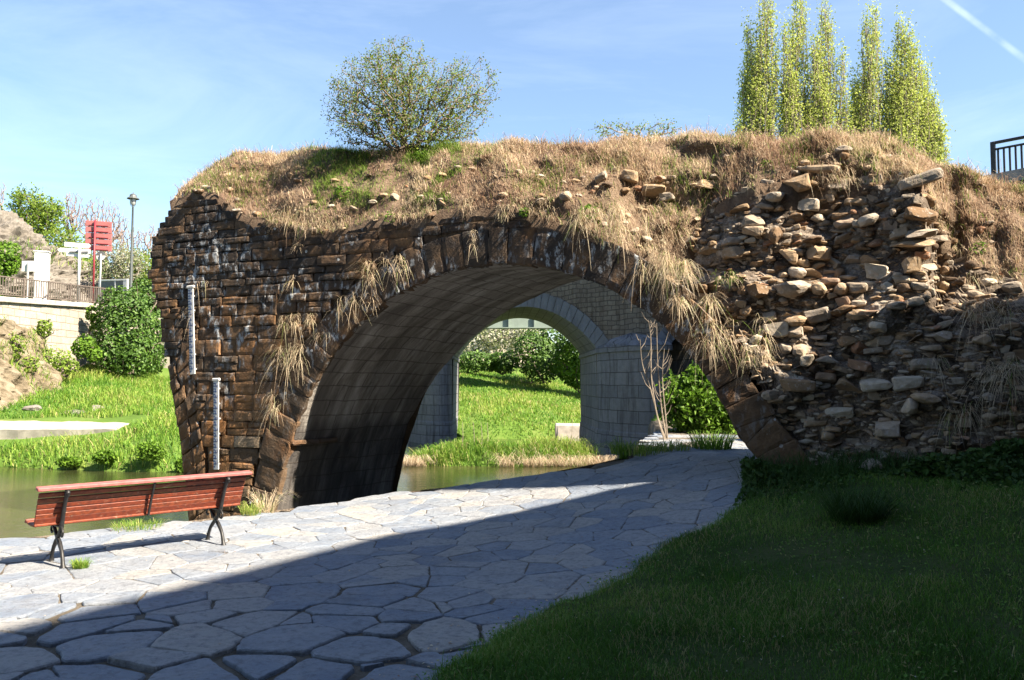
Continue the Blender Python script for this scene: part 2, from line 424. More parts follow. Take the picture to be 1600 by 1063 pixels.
def make_masonry():
    m = MatB('old_masonry'); v = m.P(); r = m.attr()
    c = m.ramp(r, [(0, (0.065, 0.05, 0.038)), (0.2, (0.135, 0.088, 0.054)), (0.42, (0.20, 0.118, 0.062)), (0.62, (0.27, 0.145, 0.065)), (0.8, (0.34, 0.165, 0.065)), (1.0, (0.32, 0.24, 0.16))])
    n1 = m.noise(v, 5.0, 6, 0.65); c = m.mix(m.rng(n1, 0.35, 0.7), c, m.mix(0.6, c, (0.045, 0.035, 0.028)))
    n2_ = m.noise(v, 1.3, 4, 0.6); c = m.mix(m.rng(n2_, 0.52, 0.7, 0, 0.45), c, (0.24, 0.10, 0.03))
    sp = m.n('ShaderNodeSeparateXYZ'); m.l(v, sp.inputs[0])
    # black crust of old lichen, heavier on the upper courses
    crust = m.math('MULTIPLY', m.rng(sp.outputs[2], 1.2, 3.6, 0.12, 0.85), m.rng(m.noise(v, 2.2, 6, 0.68), 0.36, 0.56))
    c = m.mix(crust, c, (0.034, 0.029, 0.027))
    # pale blue-grey lichen
    sv = m.mapv(v, (1, 1, 0.45))
    li = m.math('MULTIPLY', m.rng(m.noise(sv, 9.0, 8, 0.72), 0.52, 0.61), m.rng(m.noise(v, 1.1, 3, 0.6), 0.42, 0.58))
    li = m.math('MULTIPLY', li, m.rng(sp.outputs[2], 0.8, 2.6, 0.10, 1.0))
    c = m.mix(li, c, (0.36, 0.38, 0.40))
    vo = m.vor(v, 3.3); spot = m.math('MULTIPLY', m.rng(vo.outputs['Distance'], 0.10, 0.075), m.rng(m.noise(v, 0.9, 3, 0.5), 0.44, 0.52))
    c = m.mix(m.math('MULTIPLY', spot, 0.8), c, (0.50, 0.52, 0.53))
    bmp = m.math('ADD', m.noise(v, 22, 6, 0.65), m.math('MULTIPLY', m.noise(v, 6, 4, 0.6), 1.3))
    return m.bsdf(c, 0.92, bmp, 0.9, 0.02, 0.2)
def make_rubble(name, stops, bs=0.7):
    m = MatB(name); v = m.P(); r = m.attr()
    c = m.ramp(r, stops); n1 = m.noise(v, 9.0, 6, 0.65)
    c = m.mix(m.rng(n1, 0.42, 0.75, 0, 0.55), c, (0.10, 0.075, 0.055))
    c = m.mix(m.math('MULTIPLY', m.rng(m.noise(v, 17, 6, 0.7), 0.56, 0.66), 0.5), c, (0.48, 0.47, 0.45))
    return m.bsdf(c, 0.93, m.noise(v, 30, 6, 0.65), bs, 0.015, 0.2)
def make_vault():
    m = MatB('vault_stone'); uv = m.n('ShaderNodeAttribute'); uv.attribute_name = 'arc'; V = uv.outputs['Vector']   # x = along the curve, y = depth
    st = m.mapv(V, (0.4, 1.6, 1.0)); n = m.noise(st, 1.7, 7, 0.65, 0.8)
    c = m.ramp(n, [(0.28, (0.050, 0.044, 0.039)), (0.46, (0.092, 0.082, 0.073)), (0.60, (0.145, 0.132, 0.12)), (0.8, (0.215, 0.205, 0.195))])
    s2 = m.mapv(V, (0.55, 2.6, 1)); n2_ = m.noise(s2, 1.1, 6, 0.7); c = m.mix(m.rng(n2_, 0.50, 0.70, 0, 0.75), c, (0.25, 0.24, 0.225))
    s3 = m.mapv(V, (0.6, 6.0, 1)); c = m.mix(m.rng(m.noise(s3, 1.0, 6, 0.7), 0.56, 0.74, 0, 0.55), c, (0.020, 0.015, 0.012))
    sp = m.n('ShaderNodeSeparateXYZ'); m.l(V, sp.inputs[0])
    # near-black uneven band low on the curve, under the ledge
    low_band = m.math('MULTIPLY', m.rng(sp.outputs[0], 2.05, 1.75), m.rng(m.noise(s2, 2.0, 5, 0.6), 0.25, 0.62, 1.0, 0.45))
    c = m.mix(low_band, c, (0.016, 0.015, 0.017))
    br = m.n('ShaderNodeTexBrick'); br.offset = 0.5; br.inputs['Scale'].default_value = 1.0; br.inputs['Mortar Size'].default_value = 0.012; br.inputs['Brick Width'].default_value = 0.62; br.inputs['Row Height'].default_value = 0.30
    sw = m.n('ShaderNodeCombineXYZ'); m.l(sp.outputs[1], sw.inputs[0]); m.l(sp.outputs[0], sw.inputs[1]); 
    wob = m.n('ShaderNodeVectorMath', operation='ADD'); nn = m.n('ShaderNodeTexNoise'); nn.inputs['Scale'].default_value = 2.0; m.l(V, nn.inputs['Vector'])
    sc_ = m.n('ShaderNodeVectorMath', operation='SCALE'); sc_.inputs['Scale'].default_value = 0.08; m.l(nn.outputs['Color'], sc_.inputs[0]); m.l(sw.outputs[0], wob.inputs[0]); m.l(sc_.outputs[0], wob.inputs[1]); m.l(wob.outputs[0], br.inputs['Vector'])
    c = m.mix(m.math('MULTIPLY', br.outputs['Fac'], 0.55), c, (0.028, 0.022, 0.018))
    bm = m.math('ADD', m.math('MULTIPLY', br.outputs['Fac'], -1.2), m.math('ADD', m.noise(V, 14, 6, 0.65), n))
    return m.bsdf(c, 0.9, bm, 0.7, 0.03, 0.25)
def make_pave():
    m = MatB('paving_slate'); v = m.P(); r = m.attr()
    c = m.ramp(r, [(0, (0.19, 0.235, 0.32)), (0.35, (0.25, 0.295, 0.37)), (0.7, (0.34, 0.355, 0.385)), (1, (0.42, 0.405, 0.385))])
    n1 = m.noise(v, 2.5, 7, 0.68, 0.4); c = m.mix(m.rng(n1, 0.38, 0.72, 0, 0.6), c, (0.41, 0.42, 0.44)); c = m.mix(m.rng(m.noise(v, 0.8, 5, 0.65), 0.52, 0.72, 0, 0.35), c, (0.26, 0.235, 0.20)); c = m.mix(m.rng(m.noise(v, 6, 7, 0.75), 0.5, 0.66, 0, 0.5), c, (0.16, 0.165, 0.19))
    n2_ = m.noise(m.mapv(v, (1, 1, 1), (0, 0, 0.7)), 16, 6, 0.7); c = m.mix(m.rng(n2_, 0.50, 0.70, 0, 0.7), c, (0.115, 0.125, 0.15))
    c = m.mix(m.math('MULTIPLY', m.rng(m.noise(v, 45, 4, 0.7), 0.66, 0.72), 0.6), c, (0.6, 0.6, 0.6))
    st = m.mapv(v, (3, 12, 1), (0, 0, 0.5))
    bm = m.math('ADD', m.noise(v, 26, 7, 0.7), m.math('ADD', m.math('MULTIPLY', n1, 1.6), m.noise(st, 2.2, 6, 0.65)))
    return m.bsdf(c, 0.72, bm, 0.95, 0.022, 0.35)
def make_ground(name, stops, sc=1.0, bs=0.8):
    m = MatB(name); v = m.P(); n1 = m.noise(v, 0.9 * sc, 6, 0.65); n2_ = m.noise(v, 14 * sc, 5, 0.7)
    f = m.math('ADD', m.math('MULTIPLY', n1, 0.65), m.math('MULTIPLY', n2_, 0.35))
    return m.bsdf(m.ramp(f, stops), 0.95, n2_, bs, 0.03, 0.1)
def make_ashlar(name, a, b, mortar, bw, rh, dirt, ms=0.012, stain=0.6, light=None, wob=0.07):
    """coursed stone on a wall: uses the 'arc' vector (x along wall, z up)"""
    m = MatB(name); at_ = m.n('ShaderNodeAttribute'); at_.attribute_name = 'arc'; V = at_.outputs['Vector']
    nn = m.n('ShaderNodeTexNoise'); nn.inputs['Scale'].default_value = 1.6; nn.inputs['Detail'].default_value = 3; m.l(V, nn.inputs['Vector'])
    sc_ = m.n('ShaderNodeVectorMath', operation='SCALE'); sc_.inputs['Scale'].default_value = wob; m.l(nn.outputs['Color'], sc_.inputs[0])
    ad = m.n('ShaderNodeVectorMath', operation='ADD'); m.l(V, ad.inputs[0]); m.l(sc_.outputs[0], ad.inputs[1])
    br = m.n('ShaderNodeTexBrick'); br.offset = 0.45; br.squash = 1.0
    for k, v in (('Scale', 1.0), ('Mortar Size', ms), ('Mortar Smooth', 0.3), ('Brick Width', bw), ('Row Height', rh), ('Bias', 0.0)): br.inputs[k].default_value = v
    br.inputs['Color1'].default_value = (*a, 1); br.inputs['Color2'].default_value = (*b, 1); br.inputs['Mortar'].default_value = (*mortar, 1)
    m.l(ad.outputs[0], br.inputs['Vector'])
    c = br.outputs['Color']
    c = m.mix(m.rng(m.noise(V, 5, 6, 0.7), 0.4, 0.7, 0, 0.5), c, dirt)
    sv = m.mapv(V, (2.2, 0.25, 1)); c = m.mix(m.rng(m.noise(sv, 1.4, 6, 0.65), 0.5, 0.72, 0, stain), c, tuple(x * 0.35 for x in dirt))
    if light: c = m.mix(m.rng(m.noise(m.mapv(V, (1.5, 0.5, 1)), 1.0, 5, 0.6), 0.52, 0.7, 0, 0.6), c, light)
    bm = m.math('ADD', m.math('MULTIPLY', br.outputs['Fac'], -1.5), m.noise(V, 11, 6, 0.7))
    return m.bsdf(c, 0.9, bm, 0.8, 0.03, 0.2)
def make_water():
    m = MatB('river_water'); v = m.P()
    n1 = m.noise(m.mapv(v, (1.0, 2.3, 1), (0, 0, 0.35)), 1.7, 5, 0.6, 0.4); n2_ = m.noise(m.mapv(v, (1.5, 4.5, 1), (0, 0, 0.2)), 3.5, 4, 0.6)
    b = m.math('ADD', n1, m.math('MULTIPLY', n2_, 0.6))
    c = m.ramp(m.noise(v, 0.25, 5, 0.6), [(0.3, (0.016, 0.024, 0.008)), (0.55, (0.035, 0.038, 0.014)), (0.75, (0.065, 0.055, 0.026))])
    return m.bsdf(c, 0.06, b, 0.22, 0.05, 0.5)
def make_wood():
    m = MatB('varnished_red_wood'); v = m.P(True); g = m.mapv(v, (1.5, 40, 40)); n = m.noise(g, 1.0, 6, 0.6, 0.5)
    c = m.ramp(m.attr(), [(0, (0.22, 0.035, 0.012)), (0.5, (0.32, 0.058, 0.017)), (1, (0.37, 0.10, 0.035))])
    c = m.mix(m.rng(n, 0.38, 0.66, 0, 0.75), c, (0.075, 0.016, 0.010))
    c = m.mix(m.rng(m.noise(v, 14, 5, 0.7), 0.60, 0.68, 0, 0.6), c, (0.42, 0.27, 0.19))
    return m.bsdf(c, 0.6, n, 0.35, 0.004, 0.45)
M = {}
M['masonry'] = make_masonry(); M['vault'] = make_vault(); M['pave'] = make_pave(); M['water'] = make_water(); M['wood'] = make_wood()
M['rail_wood'] = plain('faded_pink_wood', (0.30, 0.095, 0.09), 0.6, 0, 0.3, 14)
M['rubble'] = make_rubble('rubble_stone', [(0, (0.09, 0.06, 0.04)), (0.2, (0.22, 0.14, 0.08)), (0.42, (0.36, 0.26, 0.165)), (0.62, (0.30, 0.255, 0.21)), (0.85, (0.49, 0.42, 0.33)), (1, (0.25, 0.13, 0.075))])
M['core'] = make_ground('lime_mortar_core', [(0.36, (0.045, 0.035, 0.028)), (0.48, (0.12, 0.095, 0.075)), (0.57, (0.25, 0.21, 0.175)), (0.66, (0.44, 0.41, 0.37))], 2.6, 1.0)
M['joint'] = make_ground('dark_joint_earth', [(0.3, (0.05, 0.038, 0.028)), (0.7, (0.15, 0.115, 0.085))], 3)
M['soil'] = make_ground('dry_soil', [(0.3, (0.075, 0.05, 0.035)), (0.48, (0.165, 0.115, 0.082)), (0.62, (0.28, 0.21, 0.15)), (0.75, (0.40, 0.33, 0.25))], 2.2)
M['earth'] = make_ground('path_joint_earth', [(0.3, (0.045, 0.038, 0.03)), (0.48, (0.105, 0.09, 0.072)), (0.66, (0.20, 0.175, 0.145))], 2.5)
M['turf'] = make_ground('turf_soil', [(0.3, (0.022, 0.035, 0.012)), (0.5, (0.035, 0.055, 0.016)), (0.68, (0.075, 0.075, 0.035))], 1.0)
M['bank'] = make_ground('bank_turf', [(0.28, (0.06, 0.11, 0.02)), (0.5, (0.115, 0.20, 0.035)), (0.62, (0.17, 0.22, 0.06)), (0.75, (0.30, 0.26, 0.13))], 0.35)
M['rock'] = make_rubble('outcrop_rock', [(0, (0.24, 0.20, 0.16)), (0.5, (0.38, 0.34, 0.29)), (1, (0.5, 0.46, 0.42))], 1.0)
M['grass'] = leaf_mat('lawn_grass', [(0, (0.035, 0.09, 0.010)), (0.5, (0.065, 0.155, 0.016)), (0.85, (0.12, 0.215, 0.03)), (1, (0.30, 0.26, 0.12))], 0.35)
M['lush'] = leaf_mat('lush_grass', [(0, (0.06, 0.16, 0.02)), (0.45, (0.15, 0.29, 0.03)), (0.85, (0.30, 0.38, 0.07)), (1, (0.48, 0.40, 0.20))], 0.4)
M['dry'] = leaf_mat('dry_grass', [(0, (0.20, 0.11, 0.08)), (0.3, (0.36, 0.25, 0.17)), (0.6, (0.53, 0.42, 0.29)), (0.84, (0.66, 0.57, 0.41)), (0.88, (0.15, 0.20, 0.04)), (1, (0.16, 0.26, 0.04))], 0.35)
M['spring'] = leaf_mat('spring_leaf', [(0, (0.09, 0.15, 0.02)), (0.5, (0.17, 0.26, 0.035)), (1, (0.28, 0.37, 0.06))], 0.45)
M['shrub'] = leaf_mat('shrub_leaf', [(0, (0.07, 0.115, 0.015)), (0.5, (0.15, 0.215, 0.028)), (1, (0.27, 0.34, 0.055))], 0.4)
M['poplar'] = leaf_mat('poplar_leaf', [(0, (0.17, 0.21, 0.045)), (0.5, (0.31, 0.36, 0.085)), (1, (0.46, 0.49, 0.15))], 0.5)
M['ivy'] = leaf_mat('ivy_leaf', [(0, (0.035, 0.085, 0.012)), (0.6, (0.075, 0.16, 0.02)), (1, (0.15, 0.27, 0.035))], 0.3, 0.4)
M['bush'] = leaf_mat('bush_leaf', [(0, (0.06, 0.13, 0.012)), (0.5, (0.11, 0.22, 0.018)), (1, (0.18, 0.31, 0.03))], 0.4)
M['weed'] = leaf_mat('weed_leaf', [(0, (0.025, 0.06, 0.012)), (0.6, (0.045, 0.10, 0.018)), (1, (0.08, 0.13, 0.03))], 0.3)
M['blossom'] = leaf_mat('blossom_petal', [(0, (0.20, 0.28, 0.08)), (0.4, (0.35, 0.40, 0.18)), (0.7, (0.66, 0.64, 0.52)), (1, (0.75, 0.72, 0.62))], 0.35)
M['bark'] = plain('grey_bark', (0.13, 0.105, 0.085), 0.9, 0, 0.4, 12, 0.2, 0.6)
M['twig'] = plain('pale_twig', (0.30, 0.25, 0.20), 0.85, 0, 0.3, 12, 0.2, 0.3)
M['shrub_twig'] = plain('brown_shrub_twig', (0.20, 0.16, 0.13), 0.85, 0, 0.3, 12, 0.2, 0.3)
M['bare'] = plain('bare_twig', (0.27, 0.20, 0.17), 0.85, 0, 0.3, 3, 0.2, 0.2)
M['iron'] = plain('cast_iron_paint', (0.018, 0.018, 0.02), 0.5, 0.2, 0.4, 20, 0.5, 0.3)
M['rail_iron'] = plain('dark_rail_paint', (0.035, 0.033, 0.033), 0.55, 0.1, 0.3, 6)
M['rust_rail'] = plain('weathered_brown_rail_paint', (0.12, 0.095, 0.08), 0.6, 0.1, 0.3, 6)
M['white'] = plain('white_paint', (0.78, 0.78, 0.77), 0.55, 0, 0.06, 5)
M['galv'] = plain('galvanised_steel', (0.55, 0.56, 0.58), 0.5, 0.3, 0.12, 6)
M['lampgrey'] = plain('grey_green_lamp_paint', (0.09, 0.10, 0.10), 0.5, 0.2, 0.15, 6)
M['red'] = plain('faded_red_sign_back', (0.37, 0.13, 0.125), 0.55, 0, 0.12, 3)
M['maroon'] = plain('maroon_post_paint', (0.19, 0.02, 0.03), 0.5, 0, 0.15, 6)
M['dark'] = plain('dark_grey_panel', (0.10, 0.105, 0.115), 0.5, 0, 0.25, 3)
M['ink'] = plain('blue_scale_ink', (0.03, 0.06, 0.17), 0.6, 0, 0.2, 20)
M['concrete'] = plain('pale_concrete', (0.50, 0.455, 0.40), 0.95, 0, 0.25, 4, 0.2, 0.8)
M['girder'] = plain('grey_green_girder', (0.16, 0.20, 0.17), 0.7, 0, 0.15, 2)
M['cream'] = plain('cream_render', (0.62, 0.55, 0.45), 0.9, 0, 0.15, 2, 0.2, 0.3)
M['tile'] = plain('clay_roof', (0.35, 0.14, 0.08), 0.9, 0, 0.3, 6, 0.2, 0.5)
M['glass'] = plain('window_glass', (0.12, 0.16, 0.20), 0.1, 0, 0.3, 1, 0.6, 0.0)
M['ashlar'] = make_ashlar('grey_ashlar', (0.19, 0.195, 0.215), (0.25, 0.25, 0.265), (0.085, 0.085, 0.085), 0.95, 0.46, (0.13, 0.125, 0.125), 0.014, 0.8)
M['spandrel'] = make_ashlar('buff_squared_rubble', (0.22, 0.185, 0.15), (0.31, 0.27, 0.22), (0.12, 0.105, 0.09), 0.40, 0.19, (0.15, 0.11, 0.08), 0.016, 0.85, None, 0.2)
M['palewall'] = make_ashlar('pale_limestone_wall', (0.52, 0.46, 0.39), (0.60, 0.54, 0.46), (0.30, 0.26, 0.21), 0.85, 0.36, (0.42, 0.36, 0.28), 0.018, 0.25)
M['plinth'] = make_ashlar('garden_wall_stone', (0.3, 0.27, 0.23), (0.4, 0.36, 0.3), (0.2, 0.18, 0.15), 0.6, 0.3, (0.2, 0.17, 0.14))
M['brickwall'] = plain('street_building_render', (0.16, 0.13, 0.11), 0.9, 0, 0.2, 1.5)
def scale_mat(m, k):
    for n in m.node_tree.nodes:
        if n.type == 'VALTORGB':
            for e in n.color_ramp.elements: e.color = (e.color[0] * k, e.color[1] * k, e.color[2] * k, 1)
        elif n.type == 'MIX':
            for i in (6, 7):
                if not n.inputs[i].is_linked: c = n.inputs[i].default_value; n.inputs[i].default_value = (c[0] * k, c[1] * k, c[2] * k, 1)
        elif n.type == 'TEX_BRICK':
            for q in ('Color1', 'Color2', 'Mortar'): c = n.inputs[q].default_value; n.inputs[q].default_value = (c[0] * k, c[1] * k, c[2] * k, 1)
for _k, _v in (('pave', .72), ('palewall', .58), ('rock', .42), ('concrete', .66), ('white', .72), ('lush', .9), ('bank', .7), ('dry', 1.05), ('soil', .8), ('rubble', .98), ('wood', .62), ('blossom', .6), ('red', .8), ('grass', 1.25), ('poplar', 1.2), ('bush', .85), ('ivy', .8), ('galv', .7), ('cream', .7), ('vault', 1.7), ('twig', .8), ('bare', .75), ('ashlar', .72), ('spandrel', .62), ('core', 1.0)): scale_mat(M[_k], _v)
def set_arc(o, arc):
    a = o.data.attributes.new('arc', 'FLOAT_VECTOR', 'POINT'); a.data.foreach_set('vector', np.asarray(arc, np.float32).ravel())

# ------------------------------------------------------------------ the river's edges (plan)
EDGE = np.array([on_ground(px, py)[:2] for px, py in ((-420, 884), (-150, 859), (0, 843), (215, 822), (430, 797), (615, 770), (840, 740), (980, 713))])
EDGE = np.vstack([[EDGE[0] + (EDGE[0] - EDGE[1]) * 1.5], EDGE, [3.4, 19.5], [4.0, 24.0], [5.6, 31.0], [12, 40], [25, 55], [60, 90]])
FAR = np.array([[-80, 30], [-40, 29], [-24, 27.2], [-17, 26.4], [-12.5, 25.0], [-10.0, 24.8], [-9.0, 28], [-8.5, 36], [-6.5, 41.0], [-1.5, 39.6], [3, 40.0], [9, 47], [20, 61], [50, 96]])
def side(P, L):
    """signed distance to polyline L, positive on its right-hand side (walking along it)"""
    P = np.asarray(P, float); best = np.full(P.shape[:-1], 1e9); sg = np.zeros(P.shape[:-1])
    for a, b in zip(L[:-1], L[1:]):
        d = b - a; t = np.clip(((P - a) @ d) / (d @ d), 0, 1); q = P - a - t[..., None] * d
        dd = np.hypot(q[..., 0], q[..., 1]); cr = d[0] * (P[..., 1] - a[1]) - d[1] * (P[..., 0] - a[0])
        m = dd < best; best = np.where(m, dd, best); sg = np.where(m, -np.sign(cr), sg)
    return best * sg
WX = -23.2      # retaining wall by the road runs along x = WX
def terrain(x, y):
    P = np.stack([x, y], -1)
    d1 = side(P, EDGE); d2 = -side(P, FAR)
    bed = -2.2
    near = gq(x, y) + 0.0 * x
    near = np.where(y > 17, near + 0.02 * (y - 17), near)
    zn = np.where(d1 > 0, bed + (near - bed) * smoothstep(-0.05, 0.12, d1), bed)
    up = -1.1 + 0.75 * (1 - np.exp(-np.maximum(d2, 0) / 0.7)) + 0.185 * np.maximum(d2, 0)
    up = up + 0.16 * n2(x, y, 0.35, 3.1) * smoothstep(0.3, 3, d2)
    up = np.minimum(up, 4.0 + 0.04 * np.maximum(d2, 0))
    road = 5.78 + 0.0 * x
    tr = smoothstep(WX + 0.2, WX - 0.6, x) * smoothstep(27, 31, y)
    up = up * (1 - tr) + np.maximum(road, up) * tr
    hill = smoothstep(WX - 6, WX - 45, x) * smoothstep(30, 50, y) * 5 + smoothstep(70, 170, y) * smoothstep(10, -40, x) * 9
    zf = np.where(d2 > 0, up + hill, bed + (up - bed) * smoothstep(-0.5, 0, d2))
    isl = np.exp(-(((x + 0.3) / 4.3) ** 4 + ((y - 27.9) / 1.45) ** 4))
    z = np.maximum(np.maximum(zn, zf), -2.2 + isl * 1.75 + 0.10 * n2(x, y, 0.9, 8.0) * isl)
    return z
def axis(parts):
    o = []
    for a, b, s in parts: o.append(np.arange(a, b, s))
    return np.concatenate(o + [[parts[-1][1]]])
gx = axis([(-900, -120, 60), (-120, -50, 5), (-50, -26, 1.0), (-26, -20, 0.3), (-20, -8, 0.45), (-8, 8, 0.22), (8, 30, 1), (30, 120, 6), (120, 900, 60)])
gy = axis([(-60, 2, 6), (2, 20, 0.25), (20, 45, 0.4), (45, 80, 1.5), (80, 160, 6), (160, 1500, 90)])
GX, GY = np.meshgrid(gx, gy, indexing='ij')
GZ = terrain(GX, GY) - 0.030 + 0.027 * smoothstep(5.2, 7.3, GY + 0.12 * GX) * (GY < 18)
ter = mesh_obj('ground', np.stack([GX, GY, GZ], -1).reshape(-1, 3), grid_faces(len(gx), len(gy))[:, ::-1], M['bank'], smooth=True)
ter.data.materials.append(M['earth'])
pc = np.stack([GX, GY], -1).reshape(-1, 2)[grid_faces(len(gx), len(gy))].mean(1)
ter.data.polygons.foreach_set('material_index', ((side(pc, EDGE) > -0.3) & (pc[:, 1] < 24)).astype(np.int32))
tag(ter, kind='structure')
wm = np.array([[-300, -60, WATER], [300, -60, WATER], [300, 300, WATER], [-300, 300, WATER]])
wx_ = np.linspace(-120, 120, 2); 
tag(mesh_obj('river_water', wm, np.array([[0, 1, 2, 3]]), M['water']), kind='structure')

# ------------------------------------------------------------------ paving: every slab a shaped stone, one sheet
LAWN = np.array([on_ground(px, py)[:2] for px, py in ((560, 1190), (625, 1110), (690, 1058), (760, 1010), (870, 950), (960, 905), (1060, 850), (1165, 800))])
LAWN = np.vstack([[LAWN[0] + (LAWN[0] - LAWN[1]) * 6], LAWN, on_ground(1185, 765)[:2][None], [3.15, 10.9], [4.2, 13.5]])
def clip(poly, p, n):
    o = []
    for i in range(len(poly)):
        a, b = poly[i], poly[(i + 1) % len(poly)]; da, db = (a - p) @ n, (b - p) @ n
        if da <= 0: o.append(a)
        if (da < 0) != (db < 0) and abs(da - db) > 1e-12: o.append(a + (b - a) * (da / (da - db)))
    return o
def paving():
    ang = R(38); c, s = math.cos(ang), math.sin(ang)
    sx, sy = 0.42, 0.31
    seeds = []
    for i in range(-40, 40):
        for j in range(-40, 60):
            q = np.array([(i + 0.5 * (j % 2) + rng.uniform(-.40, .40)) * sx, (j + rng.uniform(-.42, .42)) * sy])
            p = np.array([c * q[0] - s * q[1], s * q[0] + c * q[1] + 8])
            if 1.5 < p[1] < 19 and -12 < p[0] < 6: seeds.append(p)
    S = np.array(seeds); keep = rng.random(len(S)) > 0.24; S = S[keep]; wt = rng.uniform(-1, 1, len(S)) * 0.030 * (1 + 1.2 * smoothstep(8.2, 5.6, S[:, 1] + .35 * S[:, 0]))
    de = side(S, EDGE); dl = side(S, LAWN)
    g = Geo()
    for i in np.where((de > 0.03) & (dl < 0.35))[0]:
        d = np.hypot(*(S - S[i]).T); nb = np.argsort(d)[1:18]
        poly = [S[i] + np.array(v) for v in ((-1, -1), (1, -1), (1, 1), (-1, 1))]
        for k in nb:
            n = S[k] - S[i]; L = np.linalg.norm(n); wear = smoothstep(7.3, 5.2, S[i][1] + 0.12 * S[i][0] + 0.8 * n2(S[i][:1], S[i][1:], 0.8, 3)[0]); gap = (0.001 + 0.0035 * rng.random()) + wear * (0.006 + 0.055 * rng.random() ** 2.2)
            poly = clip(poly, (S[i] + S[k]) / 2 - n / L * (gap - (wt[i] - wt[k]) / (2 * L)), n / L)
            if len(poly) < 3: break
        for a, b in zip(EDGE[:-1], EDGE[1:]):
            if len(poly) < 3: break
            t = (b - a) / np.linalg.norm(b - a); 
            if abs(((S[i] - a) @ t) - np.linalg.norm(b - a) / 2) < np.linalg.norm(b - a) / 2 + 0.8:
                nn = np.array([-t[1], t[0]]); poly = clip(poly, a - nn * 0.0 + nn * 0.02 * rng.normal(), nn)
        if len(poly) < 3: continue
        P = np.array(poly)
        for cc in (0.05 + 0.09 * wear * rng.random(), 0.12):   # cut the corners
            Q = np.roll(P, -1, 0); P = np.stack([P * (1 - cc) + Q * cc, P * cc + Q * (1 - cc)], 1).reshape(-1, 2)
        m = []
        for a, b in zip(P, np.roll(P, -1, 0)):   # even out the outline so it can be roughened
            k = max(1, int(np.hypot(*(b - a)) / 0.035)); m += [a + (b - a) * t / k for t in range(k)]
        P = np.array(m); ce = P.mean(0)
        P = P + (P - ce) * ((0.025 + 0.06 * wear) * n2(P[:, 0], P[:, 1], 5.0, 2.0) + 0.035 * n2(P[:, 0], P[:, 1], 14.0, 5.0, 3))[:, None]
        tilt = rng.normal(0, 0.006, 2); h = rng.normal(0.0, 0.002 + 0.004 * wear)
        def lift(Q, dz): return np.column_stack([Q, gq(Q[:, 0], Q[:, 1]) + dz + h + (Q - ce) @ tilt])
        r0 = lift(P, -0.05); r1 = lift(P, -0.004 - 0.006 * wear); r2 = lift(ce + (P - ce) * 0.975, 0.003); r3 = lift(ce + (P - ce) * 0.92, 0.006); r4 = lift(ce + (P - ce) * 0.5, 0.006)
        r3[:, 2] += 0.003 * n2(r3[:, 0], r3[:, 1], 4); r4[:, 2] += 0.004 * n2(r4[:, 0], r4[:, 1], 3)
        k = len(P); V = np.vstack([r0, r1, r2, r3, r4, lift(ce[None], 0.008)])
        F = []
        for rr in range(4):
            F += [[rr * k + t, rr * k + (t + 1) % k, (rr + 1) * k + (t + 1) % k, (rr + 1) * k + t] for t in range(k)]
        T = [[4 * k + t, 4 * k + (t + 1) % k, 5 * k] for t in range(k)]
        g.add(V, F + T, rng.random())
    return g.build('pavement', M['pave'])
tag(paving(), kind='structure')
# quay wall under the paving edge
def quay():
    e = EDGE[:10]; P = []
    for a, b in zip(e[:-1], e[1:]):
        k = max(1, int(np.hypot(*(b - a)) / 0.25)); P += [a + (b - a) * t / k for t in range(k)]
    P = np.array(P); z = gq(P[:, 0], P[:, 1]); rows = []
    T = np.gradient(P, axis=0); T /= np.linalg.norm(T, axis=1)[:, None]; Nn = np.column_stack([-T[:, 1], T[:, 0]])
    for t in np.linspace(0, 1, 7):
        o = 0.05 * n2(P[:, 0], P[:, 1] + t * 3, 2.5, 4.0) + 0.02
        q = P + Nn * o[:, None]; rows.append(np.column_stack([q, (z - 0.02) * (1 - t) - 1.6 * t]))
    return mesh_obj('quay_edge', np.stack(rows, 1).reshape(-1, 3), grid_faces(len(P), 7), M['core'], smooth=True)
tag(quay(), kind='structure')
# ------------------------------------------------------------------ the ruined stone bridge
W = 3.0; SKEW = 0.75
npx = np.array([(452,683),(470,640),(490,600),(520,552),(560,508),(600,476),(640,453),(680,434),(720,421),(770,411),(830,408),(870,414),(900,424),(940,442),(980,470),(1020,503),(1060,545),(1100,595),(1130,640),(1160,683)], float)
NP = np.array([face(*p) for p in npx])
_A = np.column_stack([2 * NP, np.ones(len(NP))]); _c = np.linalg.lstsq(_A, (NP ** 2).sum(1), rcond=None)[0]
SC, ZC = _c[0], _c[1]; RR = math.sqrt(_c[2] + SC ** 2 + ZC ** 2)
RT = 0.62
def fpts(L, n=0.0): return np.array([face(px, py, n) for px, py in L])
a0 = math.atan2(NP[0, 1] - ZC, NP[0, 0] - SC); a1 = math.atan2(NP[-1, 1] - ZC, NP[-1, 0] - SC)
arc = np.array([[SC + RR * math.cos(a), ZC + RR * math.sin(a)] for a in np.linspace(a0, a1, 120)])
lowL = fpts(((447, 700), (438, 745), (428, 800))); lowL = np.vstack([lowL, lowL[-1] + (lowL[-1] - lowL[-2]) * 1.1, lowL[-1] + (lowL[-1] - lowL[-2]) * 2.2])
lowL[0] += (arc[0] - NP[0]) * 0.6
lowR = fpts(((1178, 708), (1195, 738), (1216, 775)))
INTR = np.vstack([lowL[::-1], arc, lowR])
def resample(P, n):
    d = np.concatenate([[0], np.cumsum(np.hypot(*np.diff(P, axis=0).T))]); t = np.linspace(0, d[-1], n)
    return np.column_stack([np.interp(t, d, P[:, 0]), np.interp(t, d, P[:, 1])]), t
OUTL = fpts(((296, 800), (290, 745), (275, 640), (262, 570), (250, 500), (238, 445), (231, 430), (233, 405), (240, 370), (258, 345), (265, 318)))
OUTL = np.vstack([OUTL[0] + (OUTL[0] - OUTL[1]) * 1.2, OUTL])
